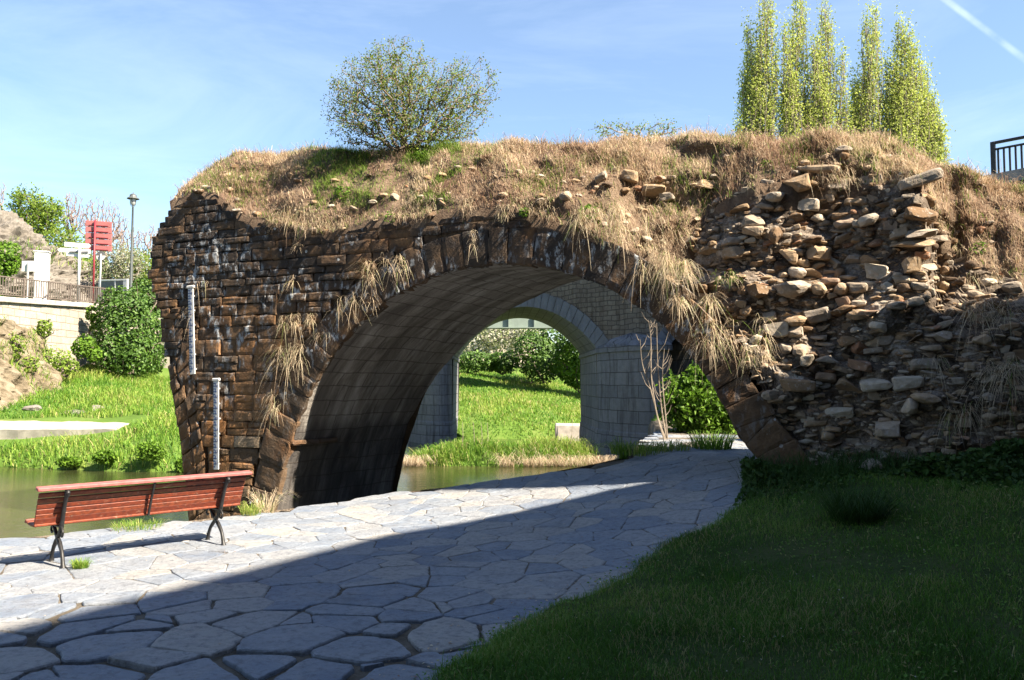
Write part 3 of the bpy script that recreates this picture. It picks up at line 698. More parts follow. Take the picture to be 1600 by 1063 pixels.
TOP = fpts(((265, 314), (310, 300), (335, 302), (360, 322), (385, 338), (430, 350), (470, 357), (520, 362), (560, 352), (600, 345), (640, 342), (700, 335), (760, 322), (800, 326), (830, 336), (870, 347), (930, 374), (990, 397), (1050, 378), (1110, 305), (1160, 285), (1220, 274), (1300, 262), (1460, 268), (1478, 330), (1530, 400), (1640, 430), (1900, 470)))
RID = fpts(((262, 316), (310, 295), (350, 274), (400, 251), (460, 242), (520, 236), (600, 238), (680, 240), (740, 233), (790, 226), (850, 235), (960, 227), (1080, 218), (1200, 222), (1300, 223), (1390, 226), (1450, 244), (1500, 266), (1560, 285), (1640, 300), (1900, 330)), 1.5)
SL = OUTL[:, 0].min(); SRT = 8.2
def topz(s):
    z = np.interp(s, TOP[:, 0], TOP[:, 1]); s = np.asarray(s, float)
    return z + 0.09 * n2(s, s * 0 + 3.0, 2.2, 4.0, 3) * smoothstep(SC + 1.0, SC + 2.2, s) + 0.03 * n2(s, s * 0, 4.0, 9.0, 2)
def ridz(s): return np.interp(s, RID[:, 0], RID[:, 1])
def s_left(z): return np.interp(z, OUTL[:, 1], OUTL[:, 0])
def s_intr_left(z):
    L = np.vstack([lowL[::-1], arc[:60]]); return np.interp(z, L[:, 1], L[:, 0])
def extr_left(z):
    L = np.vstack([lowL[::-1], arc[:60]]); T = np.gradient(L, axis=0); T /= np.hypot(*T.T)[:, None]
    E = L + np.column_stack([-T[:, 1], T[:, 0]]) * RT; return np.interp(z, E[:, 1], E[:, 0])
def extr_right(z):
    L = np.vstack([arc[60:], lowR])[::-1]; T = np.gradient(L, axis=0); T /= np.hypot(*T.T)[:, None]
    E = L - np.column_stack([-T[:, 1], T[:, 0]]) * RT; return np.interp(z, E[:, 1], E[:, 0])
bridge = thing('ruined_stone_bridge', 'ruined medieval brown stone arch bridge with earth and dry grass on top', 'bridge', fw(SC, 1.5, 0.0))

UG = np.array([0, .05, .2, .5, .8, .95, 1.0])
def stone(g, q, rnd, prot=0.02, rough=0.02, back=0.16, seed=None, push=0.0):
    """a dressed block on the face: q = four (s,z) corners, bl br tr tl; rounded arrises, hacked front"""
    q = np.array(q, float); nu, nv = len(UG), len(UG)
    U, Vv = np.meshgrid(UG, UG, indexing='ij')
    P = (q[0] * ((1 - U) * (1 - Vv))[..., None] + q[1] * (U * (1 - Vv))[..., None] + q[2] * (U * Vv)[..., None] + q[3] * ((1 - U) * Vv)[..., None])
    e = np.minimum(np.minimum(U, 1 - U), np.minimum(Vv, 1 - Vv)); n = np.where(e <= 0, 0.013, np.where(e < 0.1, 0.003, -prot * 0.6))
    sd = rng.uniform(0, 50)
    n = n - rough * fbm(np.stack([P[..., 0] * 7 + sd, P[..., 1] * 7, np.full_like(U, sd)], -1), 3) + rng.normal(0, 0.5) * rough - push
    jit = 0.010; P = P + rng.normal(0, jit, P.shape) * (e <= 0.1)[..., None] * 0.6
    V = fw(P[..., 0], n, P[..., 1]).reshape(-1, 3)
    bi = np.array([(i, 0) for i in range(nu)] + [(nu - 1, j) for j in range(1, nv)] + [(i, nv - 1) for i in range(nu - 2, -1, -1)] + [(0, j) for j in range(nv - 2, 0, -1)])
    B = P[bi[:, 0], bi[:, 1]]; VB = fw(B[:, 0], np.full(len(B), back), B[:, 1])
    ids = bi[:, 0] * nv + bi[:, 1]; k = len(ids); o = nu * nv
    F = np.concatenate([grid_faces(nu, nv), np.stack([np.roll(ids, -1), ids, o + np.arange(k), o + (np.arange(k) + 1) % k], 1)])
    g.add(np.vstack([V, VB]), F, rnd)

def spandrel():
    g = Geo(); z = -1.45
    sTop = TOP[13, 0]
    while z < 6.2:
        h = rng.uniform(0.17, 0.30) if z < 3.0 else rng.uniform(0.12, 0.22)
        zc = z + h / 2; s0 = s_left(zc) + rng.uniform(-.05, .05)
        lowz = OUTL[4, 1]
        if zc < lowz + 0.25: s0 = s_left(zc) + 0.55 + rng.uniform(-.08, .08)
        s1 = extr_left(zc) if zc < ZC + RR + RT * 0.96 else 1e9
        s1 = min(s1, TOP[14, 0])
        s = s0
        while s < s1 - 0.04:
            wv = rng.uniform(0.22, 0.62) * (1.0 if z < 3.2 else 1.1)
            if s + wv > s1 - 0.16: wv = s1 - s
            c = s + wv / 2
            if float(topz(c)) > zc + h * 0.1 and wv > 0.05:
                t0 = -0.012 * 0; a = 0.0035
                zz = [z + rng.normal(0, .008), z + rng.normal(0, .008), z + h + rng.normal(0, .008), z + h + rng.normal(0, .008)]
                rr = np.clip(rng.normal(0.55 - 0.07 * max(0, zc - 1), 0.2), 0, 1)
                split = rng.random() < 0.14 and h > 0.2
                if split:
                    m = 0.5 * (zz[0] + zz[3])
                    stone(g, [(s + a, zz[0] + a), (s + wv - a, zz[1] + a), (s + wv - a, m - a), (s + a, m - a)], rr, 0.012)
                    stone(g, [(s + a, m + a), (s + wv - a, m + a), (s + wv - a, zz[2] - a), (s + a, zz[3] - a)], np.clip(rr + rng.normal(0, .2), 0, 1), 0.02)
                else:
                    stone(g, [(s + a, zz[0] + a), (s + wv - a, zz[1] + a), (s + wv - a, zz[2] - a), (s + a, zz[3] - a)], rr, rng.uniform(0.0, 0.014), 0.011, push=(rng.uniform(-.010, .010)))
            s += wv
        z += h
    # the tilted springing stones of the lost next arch
    L, t = resample(OUTL[:5][::1], 400); k = 0; zt = 0.0
    T = np.gradient(L, axis=0); T /= np.hypot(*T.T)[:, None]; Nn = np.column_stack([T[:, 1], -T[:, 0]])
    Nn = Nn * 0.86 + np.array([0.0, 0.36]); Nn /= np.hypot(*Nn.T)[:, None]
    while zt < t[-1] - 0.1:
        hh = rng.uniform(0.22, 0.36); i0 = np.searchsorted(t, zt); i1 = min(399, np.searchsorted(t, zt + hh))
        d = rng.uniform(0.5, 0.68); m = rng.uniform(0.3, 0.6) * d
        for (e0, e1) in ((-0.03 + rng.uniform(-.03, .02), m), (m, d)):
            p = [L[i0] + Nn[i0] * e0, L[i0] + Nn[i0] * e1, L[i1] + Nn[i1] * e1, L[i1] + Nn[i1] * e0]
            c = sum(p) / 4; p = [c + (q - c) * 0.965 for q in p]
            stone(g, p, np.clip(rng.normal(0.36, 0.15), 0, 1), 0.02, 0.02)
        zt += hh
    return g.build('spandrel_wall', M['masonry'], bridge)
spandrel()

def ring():
    g = Geo(); L, t = resample(INTR, 1200); T = np.gradient(L, axis=0); T /= np.hypot(*T.T)[:, None]; Nn = np.column_stack([-T[:, 1], T[:, 0]])
    p = 0.0
    while p < t[-1] - 0.05:
        wv = rng.uniform(0.22, 0.50) * (0.75 if p > t[-1] - 2.6 else 1.0); i0 = min(1199, np.searchsorted(t, p)); i1 = min(1199, np.searchsorted(t, p + wv)); p += wv
        right = L[i0, 0] > SC + 1.2
        d = RT * rng.uniform(0.92, 1.06) * (1.0 if right else 0.95)
        if p > t[-1] - 2.6: d *= rng.uniform(0.78, 1.0); wv_ = 1
        a = 0.0; sh = rng.normal(0, 0.004)
        q = [L[i1] + Nn[i1] * (a + sh), L[i0] + Nn[i0] * (a + sh), L[i0] + Nn[i0] * d, L[i1] + Nn[i1] * d]
        c = sum(q) / 4; q = [c + (x - c) * np.array([0.994, 0.994]) for x in q]
        q = [q[1], q[0], q[3], q[2]]
        stone(g, q, np.clip(rng.normal(0.24, 0.11), 0, 1), 0.006, 0.012, 0.30, push=rng.uniform(0.0, 0.014))
    return g.build('arch_ring', M['masonry'], bridge)
ring()

def vault():
    L, t = resample(INTR, 190); T = np.gradient(L, axis=0); T /= np.hypot(*T.T)[:, None]; Nn = np.column_stack([-T[:, 1], T[:, 0]])
    nn = np.linspace(0.06, W, 46); A, B = np.meshgrid(t, nn, indexing='ij')
    # far edge of the barrel: measured, the old vault has settled unevenly
    q = np.array([face(px, py, W) for px, py in ((618, 750), (621, 731), (639, 662), (660, 617), (696, 568), (725, 546), (756, 517), (780, 499), (811, 475), (841, 460), (871, 450), (901, 443), (922, 440))])
    C2 = np.array([SC + 0.75, ZC - 0.05]); th = np.unwrap(np.arctan2(q[:, 1] - C2[1], q[:, 0] - C2[0]) % (2 * PI)); rr = np.hypot(*(q - C2).T); o = np.argsort(th); cf = np.polyfit(th[o], rr[o], 3)
    tn = np.arctan2(L[:, 1] - ZC, L[:, 0] - SC) % (2 * PI); tn = np.where(tn > 1.5 * PI, tn - 2 * PI, tn); tcl = np.clip(tn, th.min(), th.max()); rf = np.polyval(cf, tcl); wgt = smoothstep(0.6, th.min(), tn); rf = rf * wgt + RR * (1 - wgt); rn = np.hypot(L[:, 0] - SC, L[:, 1] - ZC); rf = np.where(tn > th.max(), rf + (rn - np.interp(th.max(), tn[::-1], rn[::-1])), rf)
    LF = C2 + rf[:, None] * np.column_stack([np.cos(tn), np.sin(tn)]); v_ = (B - 0.06) / (W - 0.06)
    s = L[:, None, 0] * (1 - v_) + LF[:, None, 0] * v_; z = L[:, None, 1] * (1 - v_) + LF[:, None, 1] * v_
    d = 0.012 + 0.03 * n2(A, B, 1.3, 5.0, 4) * smoothstep(0, 0.4, B) + 0.012 * n2(A, B * 4, 2.0, 9.0)
    s = s + Nn[:, None, 0] * d; z = z + Nn[:, None, 1] * d
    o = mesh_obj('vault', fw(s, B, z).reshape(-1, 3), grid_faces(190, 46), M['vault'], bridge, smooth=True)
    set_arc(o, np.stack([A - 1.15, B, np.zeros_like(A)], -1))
    # ledge at the springing
    g = Geo()
    i = len(lowL) ; p = INTR[i - 1] * 0.2 + INTR[i] * 0.8
    n = 0.02
    while n < 0.75:
        l = rng.uniform(0.3, 0.6); l = min(l, W - n)
        V, F = box_vf((0, 0, 0), 0.10, l - 0.006, 0.085, (1, 0, 0), (0, 1, 0), (0, 0, 1), 0.02)
        V = V + rng.normal(0, 0.006, V.shape)
        c = n + l / 2; V2 = fw(p[0] + SKEW * (c + V[:, 1]) / W + V[:, 0] - 0.02, c + V[:, 1], p[1] - 0.05 + V[:, 2]); g.add(V2, F, rng.uniform(0.0, 0.15)); n += l
    g.build('springing_ledge', M['masonry'], bridge)
vault()

def backing():
    g = Geo()
    S = np.arange(OUTL[:, 0].min() + 0.2, SRT, 0.05)
    ia = INTR; top_i = len(lowL) + 60
    sl_, sr_ = INTR[:, 0].min(), INTR[:, 0].max()
    zl = np.full(len(S), -1.6)
    ins = (S > INTR[0, 0]) & (S < INTR[-1, 0]); zl = np.where(ins, np.interp(S, INTR[:, 0], INTR[:, 1]) + 0.1, zl)
    lo = OUTL[:7][::-1]; left = S < OUTL[0, 0]; zl = np.where(left, np.maximum(zl, np.interp(S, lo[:, 0], lo[:, 1]) + 0.1), zl)
    zt = np.minimum(topz(S), ridz(S)) - 0.13 - 0.25 * smoothstep(OUTL[-1, 0] + 0.5, OUTL[-1, 0], S); zt = np.maximum(zt, zl + 0.02)
    for n, sh in ((0.075, 0.0), (W, SKEW)):
        ztn = zt if n < 1 else np.maximum(zt, ridz(S) - 0.5)
        rows = np.stack([fw(S + sh, np.where((S > SC + 1.25) & (n < 1), 1.2, n), zl * (1 - v) + ztn * v) for v in np.linspace(0, 1, 24)], 1)
        if n > 1: rows = rows + FV * (0.04 * n2(rows[..., 0], rows[..., 2], 2.5, 3))[..., None]
        g.add(rows.reshape(-1, 3), grid_faces(len(S), 24))
    g.build('core_backing', M['joint'], bridge)
    # broken end towards the river
    L, t = resample(OUTL, 70); nn = np.linspace(0.03, W, 24); A, B = np.meshgrid(t, nn, indexing='ij')
    d = 0.05 * n2(A, B, 2.2, 2.0, 4)
    o = mesh_obj('broken_end', fw(L[:, None, 0] + 0.05 + d + SKEW * B / W, B, L[:, None, 1] + 0 * B).reshape(-1, 3), grid_faces(70, 24)[:, ::-1], M['masonry'], bridge, np.full(70 * 24, 0.4))
backing()

# right half: rubble core behind the lost facing
RS = np.arange(SC + 1.3, SRT, 0.04)
def rub_low(s):
    zg = gq(*(fw(s, 0, 0)[..., :2].T)) - 0.3 if np.ndim(s) else 0
    E = np.column_stack([extr_right(np.linspace(0.0, ZC + RR + RT, 300)), np.linspace(0.0, ZC + RR + RT, 300)])[::-1]
    return np.maximum(zg, np.interp(s, E[:, 0], E[:, 1], right=-9) - 0.12)
KEEP_R = face(1462, 350)[0]
def rub_n(s, z):
    o = 0.10 + 0.12 * n2(s, z, 0.9, 4.0, 3) + 0.10 * n2(s, z * 1.7, 2.6, 6.0, 4) + 0.035 * n2(s, z * 1.3, 9.0, 2.0, 3)
    o = o + 0.20 * np.clip(z - 1.7, 0, 3)
    lip = smoothstep(3.9, 4.3, z) * smoothstep(4.4, 4.1, z); o = o + 0.10 * smoothstep(3.3, 3.6, z) * smoothstep(4.0, 3.7, z)
    o = o * smoothstep(SC + 1.2, SC + 3.2, s) + 0.05 * (1 - smoothstep(SC + 1.2, SC + 3.2, s))
    o = o + smoothstep(KEEP_R - 0.10, KEEP_R + 0.16, s + 0.12 * n2(s * 0, z, 1.6, 5.0)) * smoothstep(2.4, 3.3, z) * 0.55
    bulge = smoothstep(2.2, 0.6, z) * 0.12
    return o - bulge
lo_ = rub_low(RS); hi_ = topz(RS) + 0.05; hi_ = np.maximum(hi_, lo_ + 0.03)
NV = 120; vv = np.linspace(0, 1, NV)
RZ = lo_[:, None] * (1 - vv) + hi_[:, None] * vv; RSG = np.repeat(RS[:, None], NV, 1)
RN = rub_n(RSG, RZ)
mesh_obj('rubble_core', fw(RSG, RN - 0.025 - 0.02 * n2(RSG, RZ, 5.0, 3.0, 3), RZ).reshape(-1, 3), grid_faces(len(RS), NV), M['core'], bridge)

# earth mound over everything
MS = np.arange(OUTL[-1, 0] + 0.02, SRT, 0.06); NT = 34; NB = 14
def mound_xyz(s, t):
    """t 0 front lip .. 1 ridge .. 1.5 back lip"""
    zf = topz(s); zr = np.maximum(ridz(s), zf + 0.04)
    bl = smoothstep(SC + 1.2, SC + 3.2, s); nf = 0.03 * (1 - bl) + (rub_n(s, zf) - 0.02) * bl
    nr = 1.5 + 0.25 * smoothstep(3.0, 6, s)
    tt = np.minimum(t, 1.0); tb = np.maximum(t - 1, 0) * 2
    n = nf + (nr - nf) * tt ** 1.08 + tb * (W - 1.4)
    z = zf + (zr - zf) * np.sin(tt * PI / 2) ** 0.9 - 0.5 * tb ** 2
    amp = smoothstep(0, 0.12, tt) * smoothstep(OUTL[-1, 0], OUTL[-1, 0] + 0.8, s) * (1 - 0.65 * smoothstep(.75, 1, tt))
    z = z + amp * (0.13 * n2(s, n * 1.3, 1.6, 7.0, 4) + 0.03 * n2(s, n, 9, 2))
    n = n + amp * 0.12 * n2(s, n + z, 1.9, 1.3, 3)
    n = n - 0.05 * (tt <= 0.02)
    return s + SKEW * tb * 0.5 * 0, n, z
tq = np.concatenate([np.linspace(0, 1, NT), 1 + np.linspace(0, 0.5, NB + 1)[1:]])
MSg, MTg = np.meshgrid(MS, tq, indexing='ij')
ms, mn, mz = mound_xyz(MSg, MTg); MP = fw(ms, mn, mz)
_sk = fw(ms[:, :1], mn[:, :1] + 0.10, mz[:, :1] - 0.5)
_mp = np.concatenate([_sk, MP], 1)
mesh_obj('earth_mound', _mp.reshape(-1, 3), grid_faces(len(MS), len(tq) + 1), M['soil'], bridge, smooth=True)
def project(P):
    d = np.asarray(P) - CAMP; c, s = math.cos(PITCH), math.sin(PITCH)
    f = d[..., 1] * c + d[..., 2] * s; u = -d[..., 1] * s + d[..., 2] * c
    return 800 + FPX * d[..., 0] / f, 531.5 - FPX * u / f
_front = MP[:, :NT].reshape(-1, 3); _rub = fw(RSG, RN, RZ).reshape(-1, 3)
_fx, _fy = project(_front); _rx, _ry = project(_rub)
def on_bridge(px, py):
    """the place on the mound or the rubble seen at this picture point"""
    d1 = (_fx - px) ** 2 + (_fy - py) ** 2; d2 = (_rx - px) ** 2 + (_ry - py) ** 2
    d1 = d1 + 3e-3 * np.linalg.norm(_front - CAMP, axis=1)
    i, j = np.argmin(d1), np.argmin(d2)
    if d1[i] < d2[j]: return _front[i]
    return _rub[j]

def rubble_stones():
    g = Geo()
    A = [(90,415,110,60),(90,470,110,50),(220,490,70,80),(290,530,80,30),(400,335,100,65),(445,405,70,50),(660,325,110,50),(725,360,35,30),(880,365,40,35),(1030,370,150,60),(1065,300,80,70),(990,290,50,60),(1020,190,200,60),(730,195,130,60),(590,215,150,60),(450,140,200,55),(330,215,130,80),(440,580,150,75),(630,630,110,50),(975,540,200,50),(1030,475,150,45),(960,650,100,80),(1260,635,140,60),(1125,600,60,30),(335,695,85,60),(425,705,90,50),(520,750,90,40),(570,705,50,60),(670,785,110,50),(575,790,80,60),(130,810,160,80),(310,780,160,100),(460,790,80,60),(760,695,120,70),(965,745,75,40),(840,765,60,50),(1285,780,75,40),(1160,775,50,50),(1240,745,60,35),(580,855,90,50),(590,910,130,55),(440,935,140,65),(740,910,85,50),(180,945,80,55),(220,1010,120,75),(330,1020,80,60),(785,990,90,70),(1150,990,80,40),(1150,1050,100,35),(1100,950,45,40)]
    H = [(1150 + x / 3.542, 230 + y / 3.542, w / 3.542, h / 3.542) for x, y, w, h in A]
    B = [(575,125,65,60),(690,95,65,40),(300,140,60,50),(225,135,50,50),(590,205,120,55),(430,190,100,40),(280,300,140,50),(535,305,110,50),(660,295,130,60),(790,295,120,60),(960,80,80,45),(1130,85,70,45),(900,130,80,25),(885,248,60,30),(370,350,60,25),(415,540,55,40),(605,580,50,35),(410,265,80,40),(330,190,60,45),(1085,210,40,30),(800,400,70,60),(700,500,100,70)]
    H += [(1150 + x / 2.953, 500 + y / 2.953, w / 2.953, h / 2.953) for x, y, w, h in B]
    C_ = [(850,230,60,60),(980,225,80,55),(1100,235,40,30),(685,320,60,50),(1080,290,120,60),(1140,330,80,55),(1215,365,60,35),(1310,260,130,50),(1530,430,90,50),(1270,410,40,30),(1440,570,110,60),(1020,280,50,30),(955,275,50,30),(1165,225,45,25)]
    H += [(650 + x / 2.909, 200 + y / 2.909, w / 3.7, h / 3.7) for x, y, w, h in C_]
    placed = []
    for px, py, w_, h_ in H:
        p = on_bridge(px, py); sc = (p - CAMP)[1] / FPX
        r3 = np.array([w_ * sc * 0.55, max(0.05, min(w_, h_ * 1.3) * sc * 0.62), h_ * sc * 0.56])
        V = (slab_v(r3 * 1.1) if (w_ > 1.9 * h_ or rng.random() < .45) else rock_v(r3 * 1.12, rng.uniform(0.4, 1.0))) @ rotm((0, 1, 0), rng.normal(0, 0.12)).T
        V = V[:, :1] * FU + V[:, 1:2] * FV + V[:, 2:] * np.array([0, 0, 1.0]) + p - FV * r3[1] * 0.35
        g.add(V, ICO2[1], np.clip(rng.normal(0.55, 0.22), 0, 1)); placed.append((px, py, max(w_, h_) * 0.5))
    n = 0
    PX = np.array([p[:2] for p in placed]).tolist(); PR = [p[2] for p in placed]
    for att in range(40000):
        if n > 3000: break
        i = rng.integers(len(_rub)); px, py = _rx[i], _ry[i]
        if not (1010 < px < 1700 and 262 < py < 760): continue
        if px < 1150 and py < 400 and rng.random() < .5: continue
        if px > 1470 and py < 500 and rng.random() < .6: continue
        r = rng.choice([3.5, 5.5, 8, 11, 14.5], p=[.22, .28, .26, .16, .08])
        D = np.hypot(np.array(PX)[:, 0] - px, (np.array(PX)[:, 1] - py) * 1.5)
        if (D < np.array(PR) * 0.68 + r * 0.68).any(): continue
        PX.append([px, py]); PR.append(r); n += 1
        sc = (_rub[i] - CAMP)[1] / FPX; r *= sc
        fl = rng.uniform(0.40, 0.85)
        r3 = np.array([r * rng.uniform(1.0, 1.6), r * rng.uniform(0.8, 1.3), r * fl])
        V = (slab_v(r3) if r > 0.05 and rng.random() < 0.6 else rock_v(r3, rng.uniform(0.6, 1.2), ICO2 if r > 0.05 else ICO1)) @ rotm((0, 1, 0), rng.normal(0, 0.18)).T
        V = V[:, :1] * FU + V[:, 1:2] * FV + V[:, 2:] * np.array([0, 0, 1.0]) + _rub[i] + FV * r3[1] * rng.uniform(-.35, 0.45)
        g.add(V, (ICO2 if len(V) > 100 else ICO1)[1], np.clip(rng.normal(0.45, 0.27), 0, 1))
    # rubble showing through the mound's front lip
    for k in range(170):
        px = rng.uniform(330, 1480); t = abs(rng.normal(0, 0.22)); 
        i = rng.integers(int(len(MS) * 0.04), len(MS)); j = min(NT - 1, int(t * NT)); p = MP[i, j]
        r = rng.uniform(0.02, 0.075); r3 = np.array([r * rng.uniform(1, 1.8), r, r * rng.uniform(.5, .9)])
        V = rock_v(r3, rng.uniform(0.3, 1)) @ rotm(rng.normal(size=3), rng.normal(0, .4)).T + p
        g.add(V, ICO2[1], np.clip(rng.normal(0.5, 0.25), 0, 1))
    return g.build('rubble_stones', M['rubble'], bridge)
rubble_stones()

# ------------------------------------------------------------------ dry grass on the mound (nobody could count it)
def mound_grass():
    N = 120000
    i = rng.integers(0, len(MS) - 1, N); tt = rng.uniform(0.0, 1.3, N); s = MS[i] + rng.uniform(0, .06, N)
    a, b, c = mound_xyz(s, tt); P = fw(a, b, c)
    cl = n2(s, b * 1.4 + c, 1.5, 11.0, 3); keep = rng.random(N) < np.clip(0.85 + 0.9 * cl, 0.2, 1); P = P[keep]; s = s[keep]; cl = cl[keep]; tt = tt[keep]
    M_ = len(P); hg = np.clip(rng.lognormal(-2.65, 0.5, M_), 0.02, 0.34) * (1 + 0.5 * np.clip(cl, -.6, 1))
    hue = np.clip(0.42 + 0.22 * n2(s, tt * 1.8, 1.1, 21.0, 3) + rng.normal(0, 0.16, M_), 0, 0.86)
    px, py = project(P)
    green = rng.random(M_) < np.where((px > 480) & (px < 720) & (py < 330), 0.42, 0.16) * (0.25 + 2.0 * (n2(s, tt * 2, 2.2, 31.0, 2) > 0.05))
    hue = np.where(green, rng.uniform(0.88, 1.0, M_), hue)
    g = blades(P, hg, rng.uniform(0.005, 0.011, M_), rng.uniform(0.25, 1.1, M_), hue, 0.45)
    tag(g.build('dry_grass', M['dry']), kind='stuff')
mound_grass()

def hang(roots, L, wid, rnd, out=0.5, spread=0.5, lift=0.35):
    """hair-like blades that spring out of the wall and fall over"""
    N = len(roots); L = np.broadcast_to(L, (N,))[:, None]
    out = out * rng.uniform(.3, 1.6, N)[:, None]; L = L * rng.uniform(.45, 1.25, N)[:, None]
    d = -FV * out + FU * rng.normal(0, spread * 1.5, N)[:, None] + np.array([0, 0, 1.0]) * rng.normal(lift, 0.5, N)[:, None] - FV * abs(rng.normal(0, .25, N))[:, None]
    d /= np.linalg.norm(d, axis=1)[:, None]
    side_ = np.cross(d, np.array([0, 0, 1.0])) + 1e-6; side_ /= np.linalg.norm(side_, axis=1)[:, None]
    rows = []
    for t in np.linspace(0, 1, 6):
        p = roots + d * L * (t * 0.95) + np.array([0, 0, -1.0]) * L * (t ** 2) * rng.uniform(0.85, 1.05)
        wv = wid * (1 - t * 0.8) / 2
        rows += [p - side_ * wv, p + side_ * wv]
    V = np.stack(rows, 1); i = np.arange(N)[:, None] * 12
    F = np.concatenate([i + np.array([[2 * k, 2 * k + 1, 2 * k + 3, 2 * k + 2]]) for k in range(5)])
    g = Geo(); g.V.append(V.reshape(-1, 3)); g.A.append(np.repeat(np.broadcast_to(rnd, (N,)), 12)); g.F.append(F); g.n = 12 * N; return g
def tuft(px, py, w_, h_, n, label, green=0.05, where='face'):
    p = fw(*(lambda q: (q[0], -0.02, q[1]))(face(px, py))) if where == 'face' else on_bridge(px, py)
    sc = p[1] / FPX
    k_ = max(3, n // 55); cx = rng.normal(0, 1, k_)[rng.integers(0, k_, n)]; cz = rng.normal(0, 1, k_)[rng.integers(0, k_, n)]
    r = p + FU * (cx * w_ * sc * 0.26 + rng.normal(0, w_ * sc * 0.07, n))[:, None] + np.array([0, 0, 1.0]) * (cz * h_ * sc * 0.20 + rng.normal(0, h_ * sc * 0.06, n))[:, None] + FV * (0.01 + abs(rng.normal(0, .02, n)))[:, None]
    c = np.clip(rng.normal(0.66, 0.17, n), 0.1, 0.86); c = np.where(rng.random(n) < green, rng.uniform(0.88, 1, n), c)
    L = h_ * sc * rng.uniform(0.35, 1.0, n)
    g = hang(r, L, 0.007, c, 0.45, 0.42, 0.35)
    o = g.build('grass_tuft', M['dry'])
    return tag(o, label, 'grass tuft', 'dry grass tufts growing out of the bridge')
TUFTS = [(575,428,40,55,170,'dry straw tuft arching out of the wall, upper one left of the arch haunch'),(612,408,55,45,190,'dry straw tuft nearest the arch crown on the left haunch'),(560,462,34,48,110,'dry straw tuft hanging right beside the left arch edge'),(540,470,30,45,70,'thin grey-straw wisps below the haunch tufts on the brown wall'),(450,496,58,30,220,'wide pale cushion of dry grass in the middle of the brown wall',),(487,498,40,26,140,'small yellowish grass cushion touching the wide pale cushion on its right'),(458,545,58,55,320,'biggest shaggy straw tuft on the wall left of the arch'),(428,628,40,42,150,'lowest straw tuft on the wall beside the arch foot'),(740,372,16,34,60,'small lone straw tuft on the ring stones left of the crown'),(470,380,24,22,50,'tiny dry tuft high on the wall under the grassy lip'),(455,440,22,40,50,'thin trailing roots and straw on the dark upper wall'),(508,528,30,34,80,'small dry tuft close to the arch edge at mid height'),
 (318,440,26,26,40,'dry sprig sticking out above the taller water gauge'),(300,480,30,40,24,'dry stalks behind the top of the water gauge nearer the river')]
for T_ in TUFTS: tuft(T_[0], T_[1] + T_[3] * 0.1, T_[2], T_[3], int(T_[4] * 0.55), T_[5], green=0.04)
TUF2 = [(905,352,40,50,200,'straw tuft on the ring just right of the crown'),(940,335,70,60,380,'large blond grass tuft above the ring right of the crown'),(975,352,50,60,260,'blond tuft hanging between the crown and the rubble'),(1030,412,80,60,480,'thick straw mane over the right haunch, upper part'),(1070,425,60,70,380,'straw mane beside the dark rubble hollow'),(1050,395,60,50,260,'dusty pale tuft above the straw mane'),(1095,465,70,60,420,'shaggy blond tuft hanging over the middle of the right ring'),(1150,525,80,60,460,'lowest big blond mane over the right ring stones'),(1185,550,50,45,260,'blond fringe at the lower end of the right ring beside the round stones'),(1115,430,60,30,200,'green-flecked grass cushion on the right haunch ledge'),(790,330,34,30,160,'dry cap of grass on the wall top over the crown'),(790,245,50,45,420,'tall upright pale grass clump on the ridge right of the shrub')]
for k, T_ in enumerate(TUF2): tuft(T_[0], T_[1], T_[2] * 1.1, T_[3] * .85, int(T_[4] * 0.62), T_[5], green=0.55 if 'green' in T_[5] else 0.10, where='face' if 900 < T_[0] < 1195 else 'mound')

def lip_grass():
    n = 13000; s = rng.uniform(MS[3], SRT, n); k = n2(s, s * 0, 1.6, 13.0, 3) > -0.02; s = s[k]; n = len(s)
    a, b, c = mound_xyz(s, abs(rng.normal(0, 0.06, n))); P = fw(a, b - 0.02, c + 0.02)
    L = rng.uniform(0.03, 0.20, n) * (1 + 0.5 * n2(s, s * 0 + 5, 1.2, 2.0, 2)); cc = np.clip(rng.normal(0.58, 0.2, n), 0, 0.86); cc = np.where(rng.random(n) < 0.08, 0.95, cc)
    tag(hang(P, L, 0.006, cc, 0.4, 0.5, 0.3).build('lip_grass', M['dry']), kind='stuff')
lip_grass()
for T_ in ((1560, 500, 90, 70, 200, 'grey dry brush on the shaded slope at the right edge, upper clump'), (1580, 590, 80, 80, 220, 'grey dry brush on the shaded slope at the right edge, middle clump'), (1500, 640, 60, 60, 150, 'shaded dry brush hanging over the rubble foot at the right'), (1450, 560, 40, 50, 70, 'thin dry stalks on the shaded rubble between the right brush and the pale stones'), (1540, 430, 70, 40, 160, 'dry brush on the sunlit slope right of the rubble corner')): tuft(*T_[:6], green=0.1, where='mound')
# little leafy plants rooted in the bridge
def leafy(px, py, r, n, label, mat='bush', size=0.05):
    p = on_bridge(px, py); sc = p[1] / FPX; r = r * sc
    q = rng.normal(size=(n, 3)); q /= np.linalg.norm(q, axis=1)[:, None]; q = q * r * rng.uniform(.3, 1, n)[:, None] ** 0.5 * np.array([1, .7, .8])
    tag(leaves(p + q - FV * 0.04, size * rng.uniform(.6, 1.3, n), rng.random(n), 0.5).build('leafy_plant', M[mat]), label, 'plant', 'green plants growing on the bridge')
for a in ((918, 334, 17, 170, 'bright green leafy plant between blond tufts right of the crown'), (814, 356, 11, 80, 'small green plant on the ring near the crown'), (536, 305, 15, 170, 'dark green leafy cushion on the mound near the left end'), (612, 345, 12, 60, 'trailing green leaves at the wall lip left of the crown'), (1200, 255, 10, 40, 'small grey-green rosette on top of the mound above the rubble'), (660, 250, 20, 700, 'spreading green growth on the mound right of the shrub foot'), (1525, 385, 14, 60, 'green rosette on the dry slope right of the rubble')): leafy(*a)

